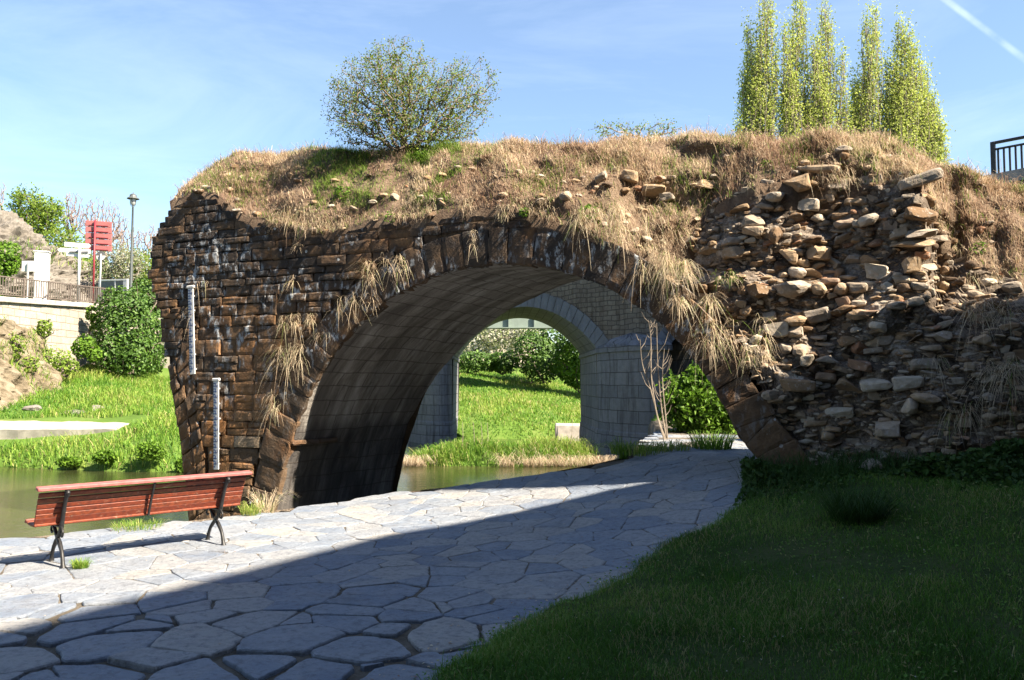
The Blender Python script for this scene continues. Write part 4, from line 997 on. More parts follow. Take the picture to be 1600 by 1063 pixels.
# ------------------------------------------------------------------ shrub and saplings on the bridge
def shrub_tree(name, label, cat, base, blobs, ntips, nleaf, lsize, lmat, bark='bark', rtip=0.003, alpha=0.3, spread=0.10, zs=1.0, group=None, droop=0.0, stems=None, up=0.25, trunkname='trunk', wob=0.12, rexp=0.42, shell=0.3):
    A = in_blobs(blobs, ntips, shell); A = A[A[:, 2] > base[2] + 0.05]
    if droop: A = np.vstack([A, A[: len(A) // 3] + np.column_stack([rng.normal(0, .1, (len(A) // 3, 2)) , -abs(rng.normal(0, droop, len(A) // 3))])])
    N, par, rad = grow(base, A, zs, alpha, rtip, wob=wob, rexp=rexp)
    t = thing(name, label, cat, base, group)
    skel_geo(N, par, rad).build(trunkname, M[bark], t)
    if nleaf:
        i = rng.integers(1, len(N), nleaf); far = np.linalg.norm(N[i] - base, axis=1) > 0.12 * np.linalg.norm(A - base, axis=1).max(); i = i[far]
        P = N[i] + rng.normal(0, spread, (len(i), 3))
        leaves(P, lsize * rng.uniform(0.6, 1.3, len(i)), np.clip(rng.normal(.5, .25, len(i)), 0, 1), up).build('crown', M[lmat], t)
    return t
def blob(px, py, rx, ry, Y, depth=None):
    c = at(px, py, Y); s = Y / FPX; return (c, (rx * s, (depth if depth else rx) * s, ry * s))
sb = on_bridge(628, 242); sb = sb + np.array([0, 0, -0.05]); SY = sb[1]
shrub_tree('hawthorn_shrub', 'dense twiggy shrub with small spring leaves on the bridge top', 'shrub', sb, [blob(597, 148, 84, 70, SY, 68), blob(655, 165, 70, 62, SY, 60), blob(716, 158, 48, 64, SY, 50), blob(552, 172, 46, 58, SY, 50), blob(680, 205, 66, 30, SY, 55), blob(590, 205, 66, 28, SY, 55), blob(650, 222, 88, 16, SY, 60), blob(700, 215, 50, 24, SY, 40), blob(628, 120, 70, 66, SY, 60), blob(735, 140, 48, 60, SY, 40)], 2500, 19000, 0.042, 'shrub', 'shrub_twig', 0.0021, 0.3, 0.045, droop=0.12, wob=0.2, rexp=0.40, shell=0.05)
s2 = at(1000, 232, 15.2)
shrub_tree('small_shrub', 'low half bare shrub peeping over the bridge top', 'shrub', s2, [blob(965, 203, 45, 12, 15.2, 25), blob(1030, 205, 40, 14, 15.2, 25)], 130, 750, 0.045, 'spring', 'twig', 0.003, 0.25, 0.05)
# ------------------------------------------------------------------ water gauges on the pier
def gauge(x0, y0, x1, y1, wpx, label):
    a = face(x1, y1, -0.1); b = face(x0, y0, -0.1); p0 = fw(a[0], -0.085, a[1]); p1 = fw(b[0], -0.085, b[1])
    L = np.linalg.norm(p1 - p0); up = (p1 - p0) / L; sc = p0[1] / FPX; wd = wpx * sc
    t = thing('water_gauge', label, 'water gauge', p0, 'white water level gauges on the old bridge pier')
    ex = FU - up * (FU @ up); ex /= np.linalg.norm(ex); ey = np.cross(up, ex)
    V, F = box_vf((p0 + p1) / 2, wd, 0.02, L, ex, ey, up, 0.004); Geo().add(V, F).build('board', M['white'], t)
    for k in range(6):
        q = p0 + up * L * (0.06 + 0.17 * k); V, F = box_vf(q + FV * 0.055, 0.04, 0.09, 0.03, ex, ey, up, 0.003); Geo().add(V, F).build('bracket', M['galv'], t)
    V, F = box_vf(p1 + up * 0.02, wd * 1.45, 0.05, 0.055, ex, ey, up, 0.012); Geo().add(V, F).build('cap', M['white'], t)
    g = Geo(); n = int(L / 0.05); f0 = p0 - FV * 0.0125
    for k in range(1, n):
        q = f0 + up * (L * k / n); lw = 0.62 if k % 2 == 0 else 0.34
        V, F = box_vf(q - ex * wd * (0.5 - lw / 2 - 0.06), wd * lw, 0.004, 0.016, ex, ey, up); g.add(V, F)
        if k % 2 == 0:
            V, F = box_vf(q - ex * wd * 0.02 + up * 0.025, 0.014, 0.004, 0.05, ex, ey, up); g.add(V - FV * 0.001, F)
    g.build('scale_marks', M['ink'], t)
    for k in range(1, int(L / 0.2) + 1):
        c = bpy.data.curves.new('numeral', 'FONT'); c.body = str(k % 10); c.size = 0.075; c.extrude = 0.001
        tmp = bpy.data.objects.new('numeral', c); col.objects.link(tmp); dg = bpy.context.evaluated_depsgraph_get()
        me = bpy.data.meshes.new_from_object(tmp.evaluated_get(dg)); bpy.data.objects.remove(tmp)
        v = np.array([x.co[:] for x in me.vertices]); q = f0 + up * min(L - 0.1, 0.2 * k - 0.09) + ex * wd * 0.12 - FV * 0.002
        w_ = q + v[:, :1] * ex + v[:, 1:2] * up - v[:, 2:3] * FV - np.array(t.location)
        me.vertices.foreach_set('co', w_.astype(np.float32).ravel()); me.materials.clear(); me.materials.append(M['ink']); me.update()
        o = bpy.data.objects.new('numeral', me); col.objects.link(o); o.parent = t
gauge(297, 450, 300, 585, 10.5, 'white water gauge higher on the pier, nearer the broken left edge')
gauge(337, 595, 337, 734, 10.0, 'white water gauge lower on the pier, just above the bench')

# ------------------------------------------------------------------ bench
def bench():
    pr = on_ground(352, 853); plf = on_ground(95, 890); ex = (pr - plf); ex[2] = 0; LEG = np.linalg.norm(ex); ex /= LEG
    ey = np.array([-ex[1], ex[0], 0.0]); ez = np.array([0, 0, 1.0]); o = (pr + plf) / 2
    t = thing('park_bench', 'red varnished slatted wooden park bench with black iron legs facing the river', 'bench', o)
    def W3(x, f, z): return o + ex * x + ey * f + ez * z
    H0 = LEG / 2 - 0.02; L0 = -LEG / 2 - 0.22; L1 = LEG / 2 + 0.23
    back = bez([(0.12, 0.43), (0.075, 0.53), (0.015, 0.66), (-0.065, 0.80)], 10)
    for x in (-H0, H0):
        g = Geo()
        def tb(pts, r, fl=1.0):
            c = bez(pts, 8); V, F = tube_vf([W3(x, a, b) for a, b in c], np.interp(np.linspace(0, 1, len(c)), np.linspace(0, 1, len(r)), r), 8, fl); g.add(V, F)
        tb([(0.0, 0.0), (0.015, 0.05), (0.06, 0.15), (0.16, 0.235), (0.28, 0.30), (0.40, 0.38), (0.50, 0.42)], [.034, .021, .019, .023, .019, .018, .02])
        tb([(0.46, 0.0), (0.445, 0.05), (0.39, 0.15), (0.29, 0.235), (0.19, 0.31), (0.11, 0.40), (0.06, 0.52), (0.0, 0.65), (-0.085, 0.80)], [.032, .02, .019, .023, .02, .024, .022, .021, .024])
        tb([(0.08, 0.405), (0.28, 0.395), (0.52, 0.41)], [.016, .016, .016])
        tb([(0.10, 0.40), (0.05, 0.36), (0.07, 0.31), (0.12, 0.32), (0.11, 0.35)], [.014, .012, .011, .01, .008])
        tb([(0.45, 0.38), (0.50, 0.34), (0.47, 0.30), (0.43, 0.32)], [.013, .012, .01, .008])
        tb([(0.0, 0.012), (0.0, 0.0)], [.034, .042]); tb([(0.46, 0.012), (0.46, 0.0)], [.032, .04])
        tb([(-0.065, 0.80), (-0.105, 0.765), (-0.10, 0.73)], [.02, .022, .012])
        g.build('leg', M['iron'], t, smooth=True)
    V, F = bar_vf(W3(0.0, back[0, 0] - .03, back[0, 1] + .01), W3(0.0, back[-1, 0] - 0.03, back[-1, 1]), 0.035, 0.012); 
    g = Geo(); c = back; V, F = tube_vf([W3(0.02, a - 0.022, b) for a, b in c], 0.014, 6); g.add(V, F); g.build('middle_strap', M['iron'], t)
    d = np.gradient(back, axis=0)
    def slat(p0, tilt, wd, th, name, mat, x0=L0, x1=L1):
        f, z = p0; c_, s_ = math.cos(tilt), math.sin(tilt); a = ey * c_ + ez * s_; b = -ey * s_ + ez * c_
        n = 15; G = Geo(); V, F = box_vf((0, 0, 0), x1 - x0, wd, th, (1, 0, 0), (0, 1, 0), (0, 0, 1), 0.006)
        V = W3((x0 + x1) / 2, f, z) + V[:, :1] * ex + V[:, 1:2] * a + V[:, 2:] * b
        Geo().add(V, F, np.clip(rng.normal(.5, .25), 0, 1)).build(name, mat, t)
    for k in range(7):
        u = 0.06 + k * 0.137; i = u * (len(back) - 1); i0 = int(i); p = back[i0] * (1 - i + i0) + back[min(i0 + 1, len(back) - 1)] * (i - i0); tg = d[i0]
        slat((p[0] + 0.034, p[1]), math.atan2(tg[1], tg[0]), 0.055, 0.022, 'back_slat', M['wood'])
    slat((-0.065, 0.822), 0.12, 0.10, 0.034, 'top_rail', M['rail_wood'], L0 - 0.03, L1 + 0.03)
    for k in range(6): slat((0.155 + k * 0.072, 0.438 - 0.012 * math.sin(k / 5 * PI)), 0.05 if k < 5 else -0.5, 0.058, 0.026, 'seat_slat', M['wood'])
bench()

# ------------------------------------------------------------------ lawn
def lawn():
    xs = np.arange(-3, 14, 0.10); ys = np.arange(1.2, 13.4, 0.10); X, Y = np.meshgrid(xs, ys, indexing='ij')
    d = side(np.stack([X, Y], -1), LAWN) + 0.12 * n2(X, Y, 2.0, 4, 4)
    Z = gq(X, Y) + 0.085 * smoothstep(-0.12, 0.25, d) - 0.10 * smoothstep(0.05, -0.25, d) + 0.03 * n2(X, Y, 0.8, 2, 3) * smoothstep(0, .5, d)
    F = grid_faces(len(xs), len(ys))[:, ::-1]; keep = (d.ravel()[F] > -0.25).all(1)
    used, inv = np.unique(F[keep], return_inverse=True)
    tag(mesh_obj('lawn', np.stack([X, Y, Z], -1).reshape(-1, 3)[used], inv.reshape(-1, 4), M['turf'], smooth=True), kind='structure')
    N = 400000; Yv = 3.2 + 9.5 * rng.random(N) ** 1.7; Xv = rng.uniform(-1.4, 1, N) * 0 + (rng.uniform(-0.25, 0.95, N)) * Yv
    P2 = np.stack([Xv, Yv], 1); dd = side(P2, LAWN) + 0.12 * n2(Xv, Yv, 2.0, 4, 4)
    q = (P2 - FO[:2]); nn = q @ FV[:2]
    patch = n2(Xv, Yv, 1.2, 9, 3); k = (dd > -0.03 - 0.10 * rng.random(N) ** 3) & (nn < -0.25) & (rng.random(N) < 0.62 + 0.5 * patch); P2 = P2[k]; dd = dd[k]; patch = patch[k]
    z = gq(P2[:, 0], P2[:, 1]) + 0.085 * smoothstep(-0.12, 0.25, dd) + 0.03 * n2(P2[:, 0], P2[:, 1], 0.8, 2, 3) * smoothstep(0, .5, dd)
    n = len(P2); hg = rng.lognormal(-3.4, 0.4, n) * (1 + 0.5 * patch); c = np.clip(rng.normal(.45, .2, n) + 0.42 * n2(P2[:, 0], P2[:, 1], 1.1, 14, 3), 0, 0.9); c = np.where(rng.random(n) < 0.05 + 0.14 * (n2(P2[:, 0], P2[:, 1], 0.9, 40, 3) > 0.22), 1.0, c)
    tag(blades(np.column_stack([P2, z]), np.clip(hg, .015, .11), rng.uniform(.003, .006, n), rng.uniform(.2, 1.2, n), c).build('lawn_grass', M['grass']), kind='stuff')
    # daisies and dandelion clocks would be specks: small white flowers in the turf
    i = rng.integers(0, n, 260); f = Geo()
    f = leaves(np.column_stack([P2[i], z[i] + 0.035]), 0.014, 0.9, 2.0, 1.0); tag(f.build('daisies', M['blossom']), kind='stuff')
lawn()
def litter():
    n = 14000; Y = 3.4 + 7.5 * rng.random(n) ** 1.5; X = rng.uniform(-0.25, 0.72, n) * Y; P = np.stack([X, Y], 1); d = side(P, LAWN)
    k = (d > 0.0) & (((P - FO[:2]) @ FV[:2]) < -0.4) & (n2(X, Y, 0.8, 51, 3) > 0.10); P = P[k]
    z = gq(P[:, 0], P[:, 1]) + 0.10
    tag(leaves(np.column_stack([P, z + rng.uniform(0, .03, len(P))]), 0.022 * rng.uniform(.6, 1.4, len(P)), rng.uniform(.2, 1, len(P)), 1.5, 0.9).build('clover', M['grass']), kind='stuff')
    n = 520; i = rng.integers(1, 8, n); t = rng.random(n)[:, None]; Q = LAWN[i] * t + LAWN[i + 1] * (1 - t) + rng.normal(0, 0.22, (n, 2)); Q2 = np.column_stack([rng.uniform(-7, 2, 160), rng.uniform(4.5, 12, 160)]); Q = np.vstack([Q, Q2[side(Q2, EDGE) > .1]])
    z = gq(Q[:, 0], Q[:, 1]) + 0.014
    tag(leaves(np.column_stack([Q, z]), 0.030 * rng.uniform(.4, 1.3, len(Q)), rng.uniform(0.05, .8, len(Q)), 3.0, 0.5).build('leaf_litter', M['dry']), kind='stuff')
litter()
def ground_tuft(name, label, cat, px, py, n, h, r, mat, col_rng, group=None, wid=0.006, lean=(.2, 1.0), dz=0.0, Y=None):
    p = on_ground(px, py) if Y is None else at(px, py, Y)
    a = rng.uniform(0, 2 * PI, n); rr = r * np.sqrt(rng.random(n)); P = p + np.column_stack([rr * np.cos(a), rr * np.sin(a), np.full(n, dz)])
    return tag(blades(P, h * rng.uniform(.5, 1.15, n), wid, rng.uniform(*lean, n), rng.uniform(*col_rng, n), 0.4, a + rng.normal(0, .6, n)).build(name, M[mat]), label, cat, group)
ground_tuft('grass_clump', 'small bright green grass clump on the sunlit paving by the bench leg', 'grass clump', 126, 889, 260, 0.10, 0.07, 'lush', (0.2, 0.9))
ground_tuft('grass_clump', 'yellowing weeds at the paving edge behind the right end of the bench', 'grass clump', 392, 806, 220, 0.20, 0.12, 'lush', (0.5, 1.0))
ground_tuft('grass_clump', 'dry straw at the foot of the old pier by the arch edge', 'grass clump', 415, 801, 120, 0.34, 0.12, 'dry', (0.5, 0.9), None, 0.006, (.3, 1.2))
ground_tuft('grass_clump', 'low green weeds under the bench at the river edge of the paving', 'grass clump', 215, 826, 420, 0.10, 0.30, 'lush', (0.3, 1.0))
ground_tuft('grass_clump', 'green grass clump at the foot of the modern bridge pier', 'grass clump', 973, 716, 70, 0.38, 0.10, 'lush', (0.0, 0.6), None, 0.012)
ground_tuft('grass_clump', 'bright grass clump under the green bush at the end of the path', 'grass clump', 1112, 702, 380, 0.34, 0.35, 'lush', (0.1, 0.7), None, 0.012)
ground_tuft('grass_clump', 'thin yellow-green grass left of the pale stone at the path end', 'grass clump', 1050, 704, 220, 0.2, 0.35, 'lush', (0.4, 1.0), None, 0.012)
ground_tuft('grass_clump', 'short yellow green grass along the river side of the path end', 'grass clump', 1000, 709, 420, 0.22, 0.5, 'lush', (0.2, 1.0), None, 0.012)
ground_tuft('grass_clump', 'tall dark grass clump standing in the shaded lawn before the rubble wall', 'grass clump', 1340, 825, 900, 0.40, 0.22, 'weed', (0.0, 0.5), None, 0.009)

# weeds along the foot of the rubble wall
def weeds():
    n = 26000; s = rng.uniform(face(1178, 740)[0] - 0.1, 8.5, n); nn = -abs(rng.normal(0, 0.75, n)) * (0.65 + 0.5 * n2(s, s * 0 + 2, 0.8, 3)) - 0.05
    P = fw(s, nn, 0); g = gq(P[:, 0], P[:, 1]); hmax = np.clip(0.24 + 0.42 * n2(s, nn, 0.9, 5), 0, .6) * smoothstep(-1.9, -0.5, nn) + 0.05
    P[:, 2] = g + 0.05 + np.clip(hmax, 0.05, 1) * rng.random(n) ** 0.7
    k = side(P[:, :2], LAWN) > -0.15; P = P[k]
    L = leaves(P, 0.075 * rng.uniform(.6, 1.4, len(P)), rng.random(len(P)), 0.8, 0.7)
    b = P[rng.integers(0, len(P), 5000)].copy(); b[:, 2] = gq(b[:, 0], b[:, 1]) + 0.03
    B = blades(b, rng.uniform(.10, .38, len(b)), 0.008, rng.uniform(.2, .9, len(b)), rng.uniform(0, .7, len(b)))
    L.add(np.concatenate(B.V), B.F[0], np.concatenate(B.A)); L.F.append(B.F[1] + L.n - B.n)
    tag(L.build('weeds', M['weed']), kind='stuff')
weeds()
def boulder(px, py, w_, h_, label, mat='rubble', Y=None, rnd=0.72, ground=None, flat=1.0):
    p = (on_ground(px, py) if Y is None else at(px, py, Y)); sc = p[1] / FPX
    V = rock_v((w_ * sc / 2, w_ * sc / 2 * flat, h_ * sc / 2), 0.8, ICO3); V = V + p
    return tag(Geo().add(V, ICO3[1], rnd).build('boulder', M[mat]), label, 'rock')
p = fw(*(lambda q: (q[0], -0.28, q[1]))(face(1360, 735)))
V = rock_v((0.20, 0.16, 0.17), 0.7, ICO3) + p; tag(Geo().add(V, ICO3[1], 0.74).build('boulder', M['rubble']), 'pale round boulder among the shaded weeds at the wall foot', 'rock')

# ------------------------------------------------------------------ path end: bush, bare sapling, stone
YB = 19.6
bb = at(1100, 696, YB)
shrub_tree('leafy_bush', 'bright green leafy bush at the end of the path under the arch', 'bush', bb, [blob(1080, 640, 44, 50, YB, 46), blob(1120, 640, 52, 56, YB, 50), blob(1065, 605, 24, 26, YB, 26), blob(1105, 595, 32, 26, YB, 30), blob(1150, 660, 34, 40, YB, 40)], 420, 6800, 0.15, 'bush', 'bark', 0.004, 0.3, 0.09, up=0.5, shell=0.45)
def sapling():
    Y = 17.2; t = thing('bare_sapling', 'leafless pale stemmed sapling standing before the modern bridge pier', 'sapling', at(1040, 700, Y))
    for pts in ([(1046, 700), (1030, 660), (1017, 610), (1004, 570), (1000, 530)], [(1042, 698), (1027, 650), (1018, 590), (1017, 530), (1013, 500)], [(1044, 699), (1034, 640), (1028, 570), (1026, 505)], [(1044, 699), (1040, 650), (1035, 590), (1038, 545)]):
        c = bez([at(x, y, Y + rng.normal(0, .05)) for x, y in pts], 8); r = np.linspace(0.022, 0.006, len(c)); V, F = tube_vf(c, r, 5); g = Geo().add(V, F)
        for k in range(8):
            i = rng.integers(len(c) // 3, len(c) - 1); d = np.array([rng.choice([-1, 1]) * rng.uniform(.5, 1), rng.normal(0, .3), rng.uniform(.6, 1.2)]); L = rng.uniform(.15, .4)
            V, F = tube_vf([c[i], c[i] + d * L * .5, c[i] + d * L * np.array([.8, .8, 1.2])], [.008, .006, .003], 4); g.add(V, F)
        g.build('stem', M['twig'], t)
sapling()
boulder(1078, 698, 36, 18, 'flat pale stone under the green bush at the path end', 'rock', None, 0.8)

# ------------------------------------------------------------------ modern stone road bridge behind
BO = np.array([0.25, 33.9, 0]); BT = np.array([0.69, -0.72, 0]); BT = BT / np.linalg.norm(BT); BN = np.array([-0.02, 1.0, 0])
def bw(t, n, z):
    t, n, z = np.broadcast_arrays(np.asarray(t, float), np.asarray(n, float), np.asarray(z, float)); return BO + t[..., None] * BT + n[..., None] * BN + z[..., None] * np.array([0, 0, 1.0])
def road_bridge():
    t0 = thing('stone_road_bridge', 'grey stone road bridge with round ended piers standing behind the ruined arch', 'bridge', bw(0, 3, 0))
    BAY = 12.1; HS = 4.38; RISE = 1.93; SPR = 3.2; Rb = (HS ** 2 + RISE ** 2) / (2 * RISE); zc = SPR + RISE - Rb; DK = 6.55; TH = 6.0; RGT = 0.62
    ts = np.arange(-28.3, 19.0, 0.08); u = (ts + BAY / 2) % BAY - BAY / 2
    intr = np.where(np.abs(u) < HS, zc + np.sqrt(np.maximum(Rb ** 2 - u ** 2, 0)), -2.0)
    Ro = Rb + RGT; ext = np.where(np.abs(u) < HS + 0.4, np.maximum(zc + np.sqrt(np.maximum(Ro ** 2 - u ** 2, 0)), SPR), -2.0); ext = np.where(np.abs(u) > 5.0, -2.0, ext)
    dk = DK + 0.03 * np.maximum(ts, 0)
    for n in (0.0, TH):
        v = np.linspace(0, 1, 30); Z = intr[:, None] * (1 - v) + dk[:, None] * v; T = np.repeat(ts[:, None], 30, 1)
        o = mesh_obj('spandrel_wall', bw(T, n, Z).reshape(-1, 3), grid_faces(len(ts), 30), M['spandrel'], t0); set_arc(o, np.stack([T, Z, 0 * Z], -1))
    # coping and deck
    g = Geo()
    for a, b in ((-28.3, 0), (0, 19.0)):
        for n in (-0.12, TH - 0.28):
            V, F = box_vf((0, 0, 0), 1, 1, 1); V[:, 0] = np.where(V[:, 0] < 0, a, b); V[:, 1] = n + (V[:, 1] + .5) * 0.4; V[:, 2] = V[:, 2] * 0.3 + DK + 0.15 + 0.03 * np.maximum(V[:, 0], 0); g.add(bw(V[:, 0], V[:, 1], V[:, 2]), F)
    V, F = box_vf((0, 0, 0), 1, 1, 1); V[:, 0] = np.where(V[:, 0] < 0, 0, 19); V[:, 1] = (V[:, 1] + .5) * TH * .9 + .3; V[:, 2] = V[:, 2] * .3 + DK - .1 + 0.03 * np.maximum(V[:, 0], 0); g.add(bw(V[:, 0], V[:, 1], V[:, 2]), F)
    V, F = box_vf((0, 0, 0), 1, 1, 1); V[:, 0] = np.where(V[:, 0] < 0, -28.3, 0); V[:, 1] = (V[:, 1] + .5) * TH * .9 + .3; V[:, 2] = V[:, 2] * .3 + DK - .1; g.add(bw(V[:, 0], V[:, 1], V[:, 2]), F)
    g.build('deck', M['concrete'], t0)
    aw = math.asin(HS / Rb)
    for k in (-2, -1, 0, 1):
        c = k * BAY; th = np.linspace(-aw, aw, 60)
        nn = np.linspace(0.02, TH, 12); A, B = np.meshgrid(th, nn, indexing='ij')
        o = mesh_obj('arch_soffit', bw(c + Rb * np.sin(A), B, zc + Rb * np.cos(A)).reshape(-1, 3), grid_faces(60, 12), M['ashlar'], t0, smooth=True); set_arc(o, np.stack([B, A * Rb, 0 * A], -1))
        g = Geo(); m = 27; e = np.linspace(-aw - 0.03, aw + 0.03, m + 1); arcs = []
        for i in range(m):
            q0, q1 = e[i] + 0.002, e[i + 1] - 0.002; lon = RGT * (1.03 if i % 2 else 1.0); r0, r1 = Rb - 0.004, Rb + lon
            Q = [(c + r * math.sin(q), zc + r * math.cos(q)) for r, q in ((r0, q0), (r0, q1), (r1, q1), (r1, q0))]
            V = np.vstack([bw([p[0] for p in Q], -0.05, [p[1] for p in Q]), bw([p[0] for p in Q], 0.2, [p[1] for p in Q])])
            g.add(V, [[0, 1, 2, 3], [0, 4, 5, 1], [1, 5, 6, 2], [2, 6, 7, 3], [3, 7, 4, 0]])
            off = rng.uniform(0, 50); arcs += [(off + p[0] * .3, off * .7 + p[1] * .3, 0) for p in Q] * 2
        o = g.build('arch_ring', M['ring'], t0); set_arc(o, arcs)
    for k in (-2, -1, 0, 1):
        c = k * BAY + BAY / 2; R0 = BAY / 2 - HS
        th = np.linspace(PI, 2 * PI, 25); prof = [(0.10, -2.0), (0.10, -0.3), (0.08, -0.2), (0.05, 0.1), (0.0, 0.14)] + [(0.0, z) for z in np.linspace(0.6, SPR - 0.2, 12)] + [(0.10, SPR - 0.18), (0.10, SPR), (0.0, SPR + 0.02)]
        rows = []; ar = []
        for off, z in prof:
            r = R0 + off; xs = np.concatenate([[-r], r * np.cos(th), [r]]); ys = np.concatenate([[TH], r * 0.92 * np.sin(th), [TH]])
            rows.append(bw(c + xs, ys, z)); ar.append(np.column_stack([np.concatenate([[-8], (th - 1.5 * PI) * R0, [8]]), np.full(len(xs), z), np.zeros(len(xs))]))
        n = len(rows[0]); o = mesh_obj('pier', np.stack(rows).reshape(-1, 3), grid_faces(len(rows), n)[:, ::-1], M['ashlar'], t0); set_arc(o, np.concatenate(ar))
        # cap: half cone of weathered stone
        rows = []
        for f_, z in ((1.06, SPR), (1.0, SPR + 0.06), (0.7, SPR + 0.26), (0.35, SPR + 0.42), (0.02, SPR + 0.5)):
            r = R0 * f_; rows.append(bw(c + r * np.cos(th), np.minimum(r * 0.92 * np.sin(th), 0.0) - 0.002, z + 0.03 * rng.normal(size=len(th))))
        o = mesh_obj('pier_cap', np.stack(rows).reshape(-1, 3), grid_faces(len(rows), 25)[:, ::-1], M['ashlar'], t0); set_arc(o, np.stack(rows).reshape(-1, 3))
    # wall inside the last bay, with its string course
    ts = np.linspace(BAY / 2 + 1.0, 19, 60); zz = np.linspace(-1.6, 5.6, 30); A, B = np.meshgrid(ts, zz, indexing='ij')
    o = mesh_obj('abutment_wall', bw(A, 1.6 + 0 * A, B).reshape(-1, 3), grid_faces(60, 30), M['ashlar'], t0); set_arc(o, np.stack([A, B, 0 * A], -1))
    V, F = box_vf((0, 0, 0), 1, 1, 1); V[:, 0] = np.where(V[:, 0] < 0, BAY / 2 + 1.0, 19); V[:, 1] = 1.5 + V[:, 1] * .3; V[:, 2] = 3.2 + V[:, 2] * .24; V = bw(V[:, 0], V[:, 1], V[:, 2]); o = Geo().add(V, F).build('string_course', M['ashlar'], t0); set_arc(o, V)
M['ring'] = make_ashlar('dressed_grey_voussoir', (0.14, 0.15, 0.17), (0.19, 0.195, 0.21), (0.15, 0.15, 0.15), 30, 30, (0.09, 0.09, 0.095), 0.0, 0.85)
road_bridge()
def deck_railing():
    tA = 17.9; z0 = DKR = 6.55 + 0.03 * tA + 0.28
    p0 = at(1552, 283, 21.0); d = BT; t = thing('steel_railing', 'black steel railing with square posts beside the sky at the right', 'railing', p0)
    L = 9.0
    for z, wd in ((1.02, 0.07), (0.84, 0.05), (0.10, 0.05)):
        V, F = bar_vf(p0 + np.array([0, 0, z]), p0 + d * L + np.array([0, 0, z]), wd * 1.3, wd, 0.008); Geo().add(V, F).build('rail', M['rail_iron'], t)
    for k in range(6):
        q = p0 + d * (0.02 + k * 1.7); V, F = bar_vf(q, q + np.array([0, 0, 1.05]), 0.11, 0.11, 0.008, d); Geo().add(V, F).build('post', M['rail_iron'], t)
    for k in range(1, 66):
        if k * 0.135 > L: break
        q = p0 + d * (k * 0.135); V, F = bar_vf(q + np.array([0, 0, .1]), q + np.array([0, 0, .84]), 0.022, 0.05, 0.003, d); Geo().add(V, F).build('baluster', M['rail_iron'], t)
    g = Geo(); V, F = box_vf(p0 + d * L / 2 + BN * 0.9 - np.array([0, 0, 4.0]), L + 0.3, 2.4, 7.9, d, BN, (0, 0, 1), 0.05); o = g.add(V, F).build('approach_wall', M['spandrel']); set_arc(o, V); tag(o, 'stone approach wall carrying the black steel railing at the right edge', 'wall')
deck_railing()
def girder():
    t = thing('girder_footbridge', 'grey green steel girder footbridge crossing beyond the modern arch', 'bridge', (2, 50, 0))
    zb = 1.85 + 86 * 50 / FPX; g = Geo(); V, F = box_vf((0, 50, zb + 0.5), 44, 0.3, 1.0, bev=0.02); g.add(V, F); V, F = box_vf((0, 49.75, zb + 0.03), 44, 0.8, 0.06); g.add(V, F); V, F = box_vf((0, 51.2, zb + 0.98), 44, 2.6, 0.12); g.add(V, F); g.build('girder', M['girder'], t)
    g = Geo()
    for x in np.arange(-21, 22, 1.6): V, F = box_vf((x, 49.75, zb + 0.48), 0.05, 0.2, 0.84); g.add(V, F)
    g.build('stiffener', M['girder'], t)
    for x in (-21.5, 21.5): V, F = box_vf((x, 51, zb - 4), 1.2, 2.5, 8.0); Geo().add(V, F).build('support', M['concrete'], t)
girder()

# ------------------------------------------------------------------ grass of the banks and the island
def bank_grass():
    def field(n, x0, x1, y0, y1, hh, wd, cr, cond, dryp):
        X = rng.uniform(x0, x1, n); Y = rng.uniform(y0, y1, n); k = cond(X, Y); X, Y = X[k], Y[k]; Z = terrain(X, Y) - 0.03
        k = Z > WATER - 0.05; X, Y, Z = X[k], Y[k], Z[k]; n = len(X)
        p = n2(X, Y, 0.5, 3, 3); c = np.clip(rng.normal(.45, .2, n) + .42 * p, 0, 0.88); c = np.where(rng.random(n) < dryp * (1 + 1.5 * p), rng.uniform(.9, 1, n), c)
        return blades(np.column_stack([X, Y, Z]), hh * rng.uniform(.4, 1.2, n) * (1 + .6 * p), wd, rng.uniform(.2, 1, n), c, 0.4)
    ok = lambda X, Y: (-side(np.stack([X, Y], -1), FAR) > -0.1) & ~((X < at(216, 0, 28.6)[0] + .1) & (Y > 27.7) & (Y < 31.5))
    tag(field(60000, -30, -8, 24, 44, 0.30, 0.03, 0, ok, 0.06).build('bank_grass', M['lush']), kind='stuff')
    tag(field(52000, -7, 12, 33, 62, 0.20, 0.04, 0, ok, 0.08).build('meadow_grass', M['lush']), kind='stuff')
    isl = lambda X, Y: ((X + .3) / 4.2) ** 2 + ((Y - 27.9) / 1.35) ** 2 < 1
    a = field(15000, -5, 4.5, 26.3, 29.5, 0.44, 0.022, 0, isl, 0.10)
    tag(a.build('island_grass', M['lush']), kind='stuff')
    X = rng.uniform(-4.6, 4, 1900); X = X[n2(X, X * 0, 0.9, 4, 3) > 0.12]; Y = 26.65 + 0.16 * abs(rng.normal(size=len(X))) + 0.06 * (X * .5) ** 2 ; Z = terrain(X, Y)
    P = np.column_stack([X, Y, np.maximum(Z, WATER)]); a = blades(P, rng.uniform(.15, .5, len(P)), 0.016, rng.uniform(.8, 2.0, len(P)), rng.uniform(.35, .8, len(P)), 0.5, rng.normal(-PI / 2, .9, len(P)))
    tag(a.build('dry_reed_litter', M['dry']), kind='stuff')
bank_grass()
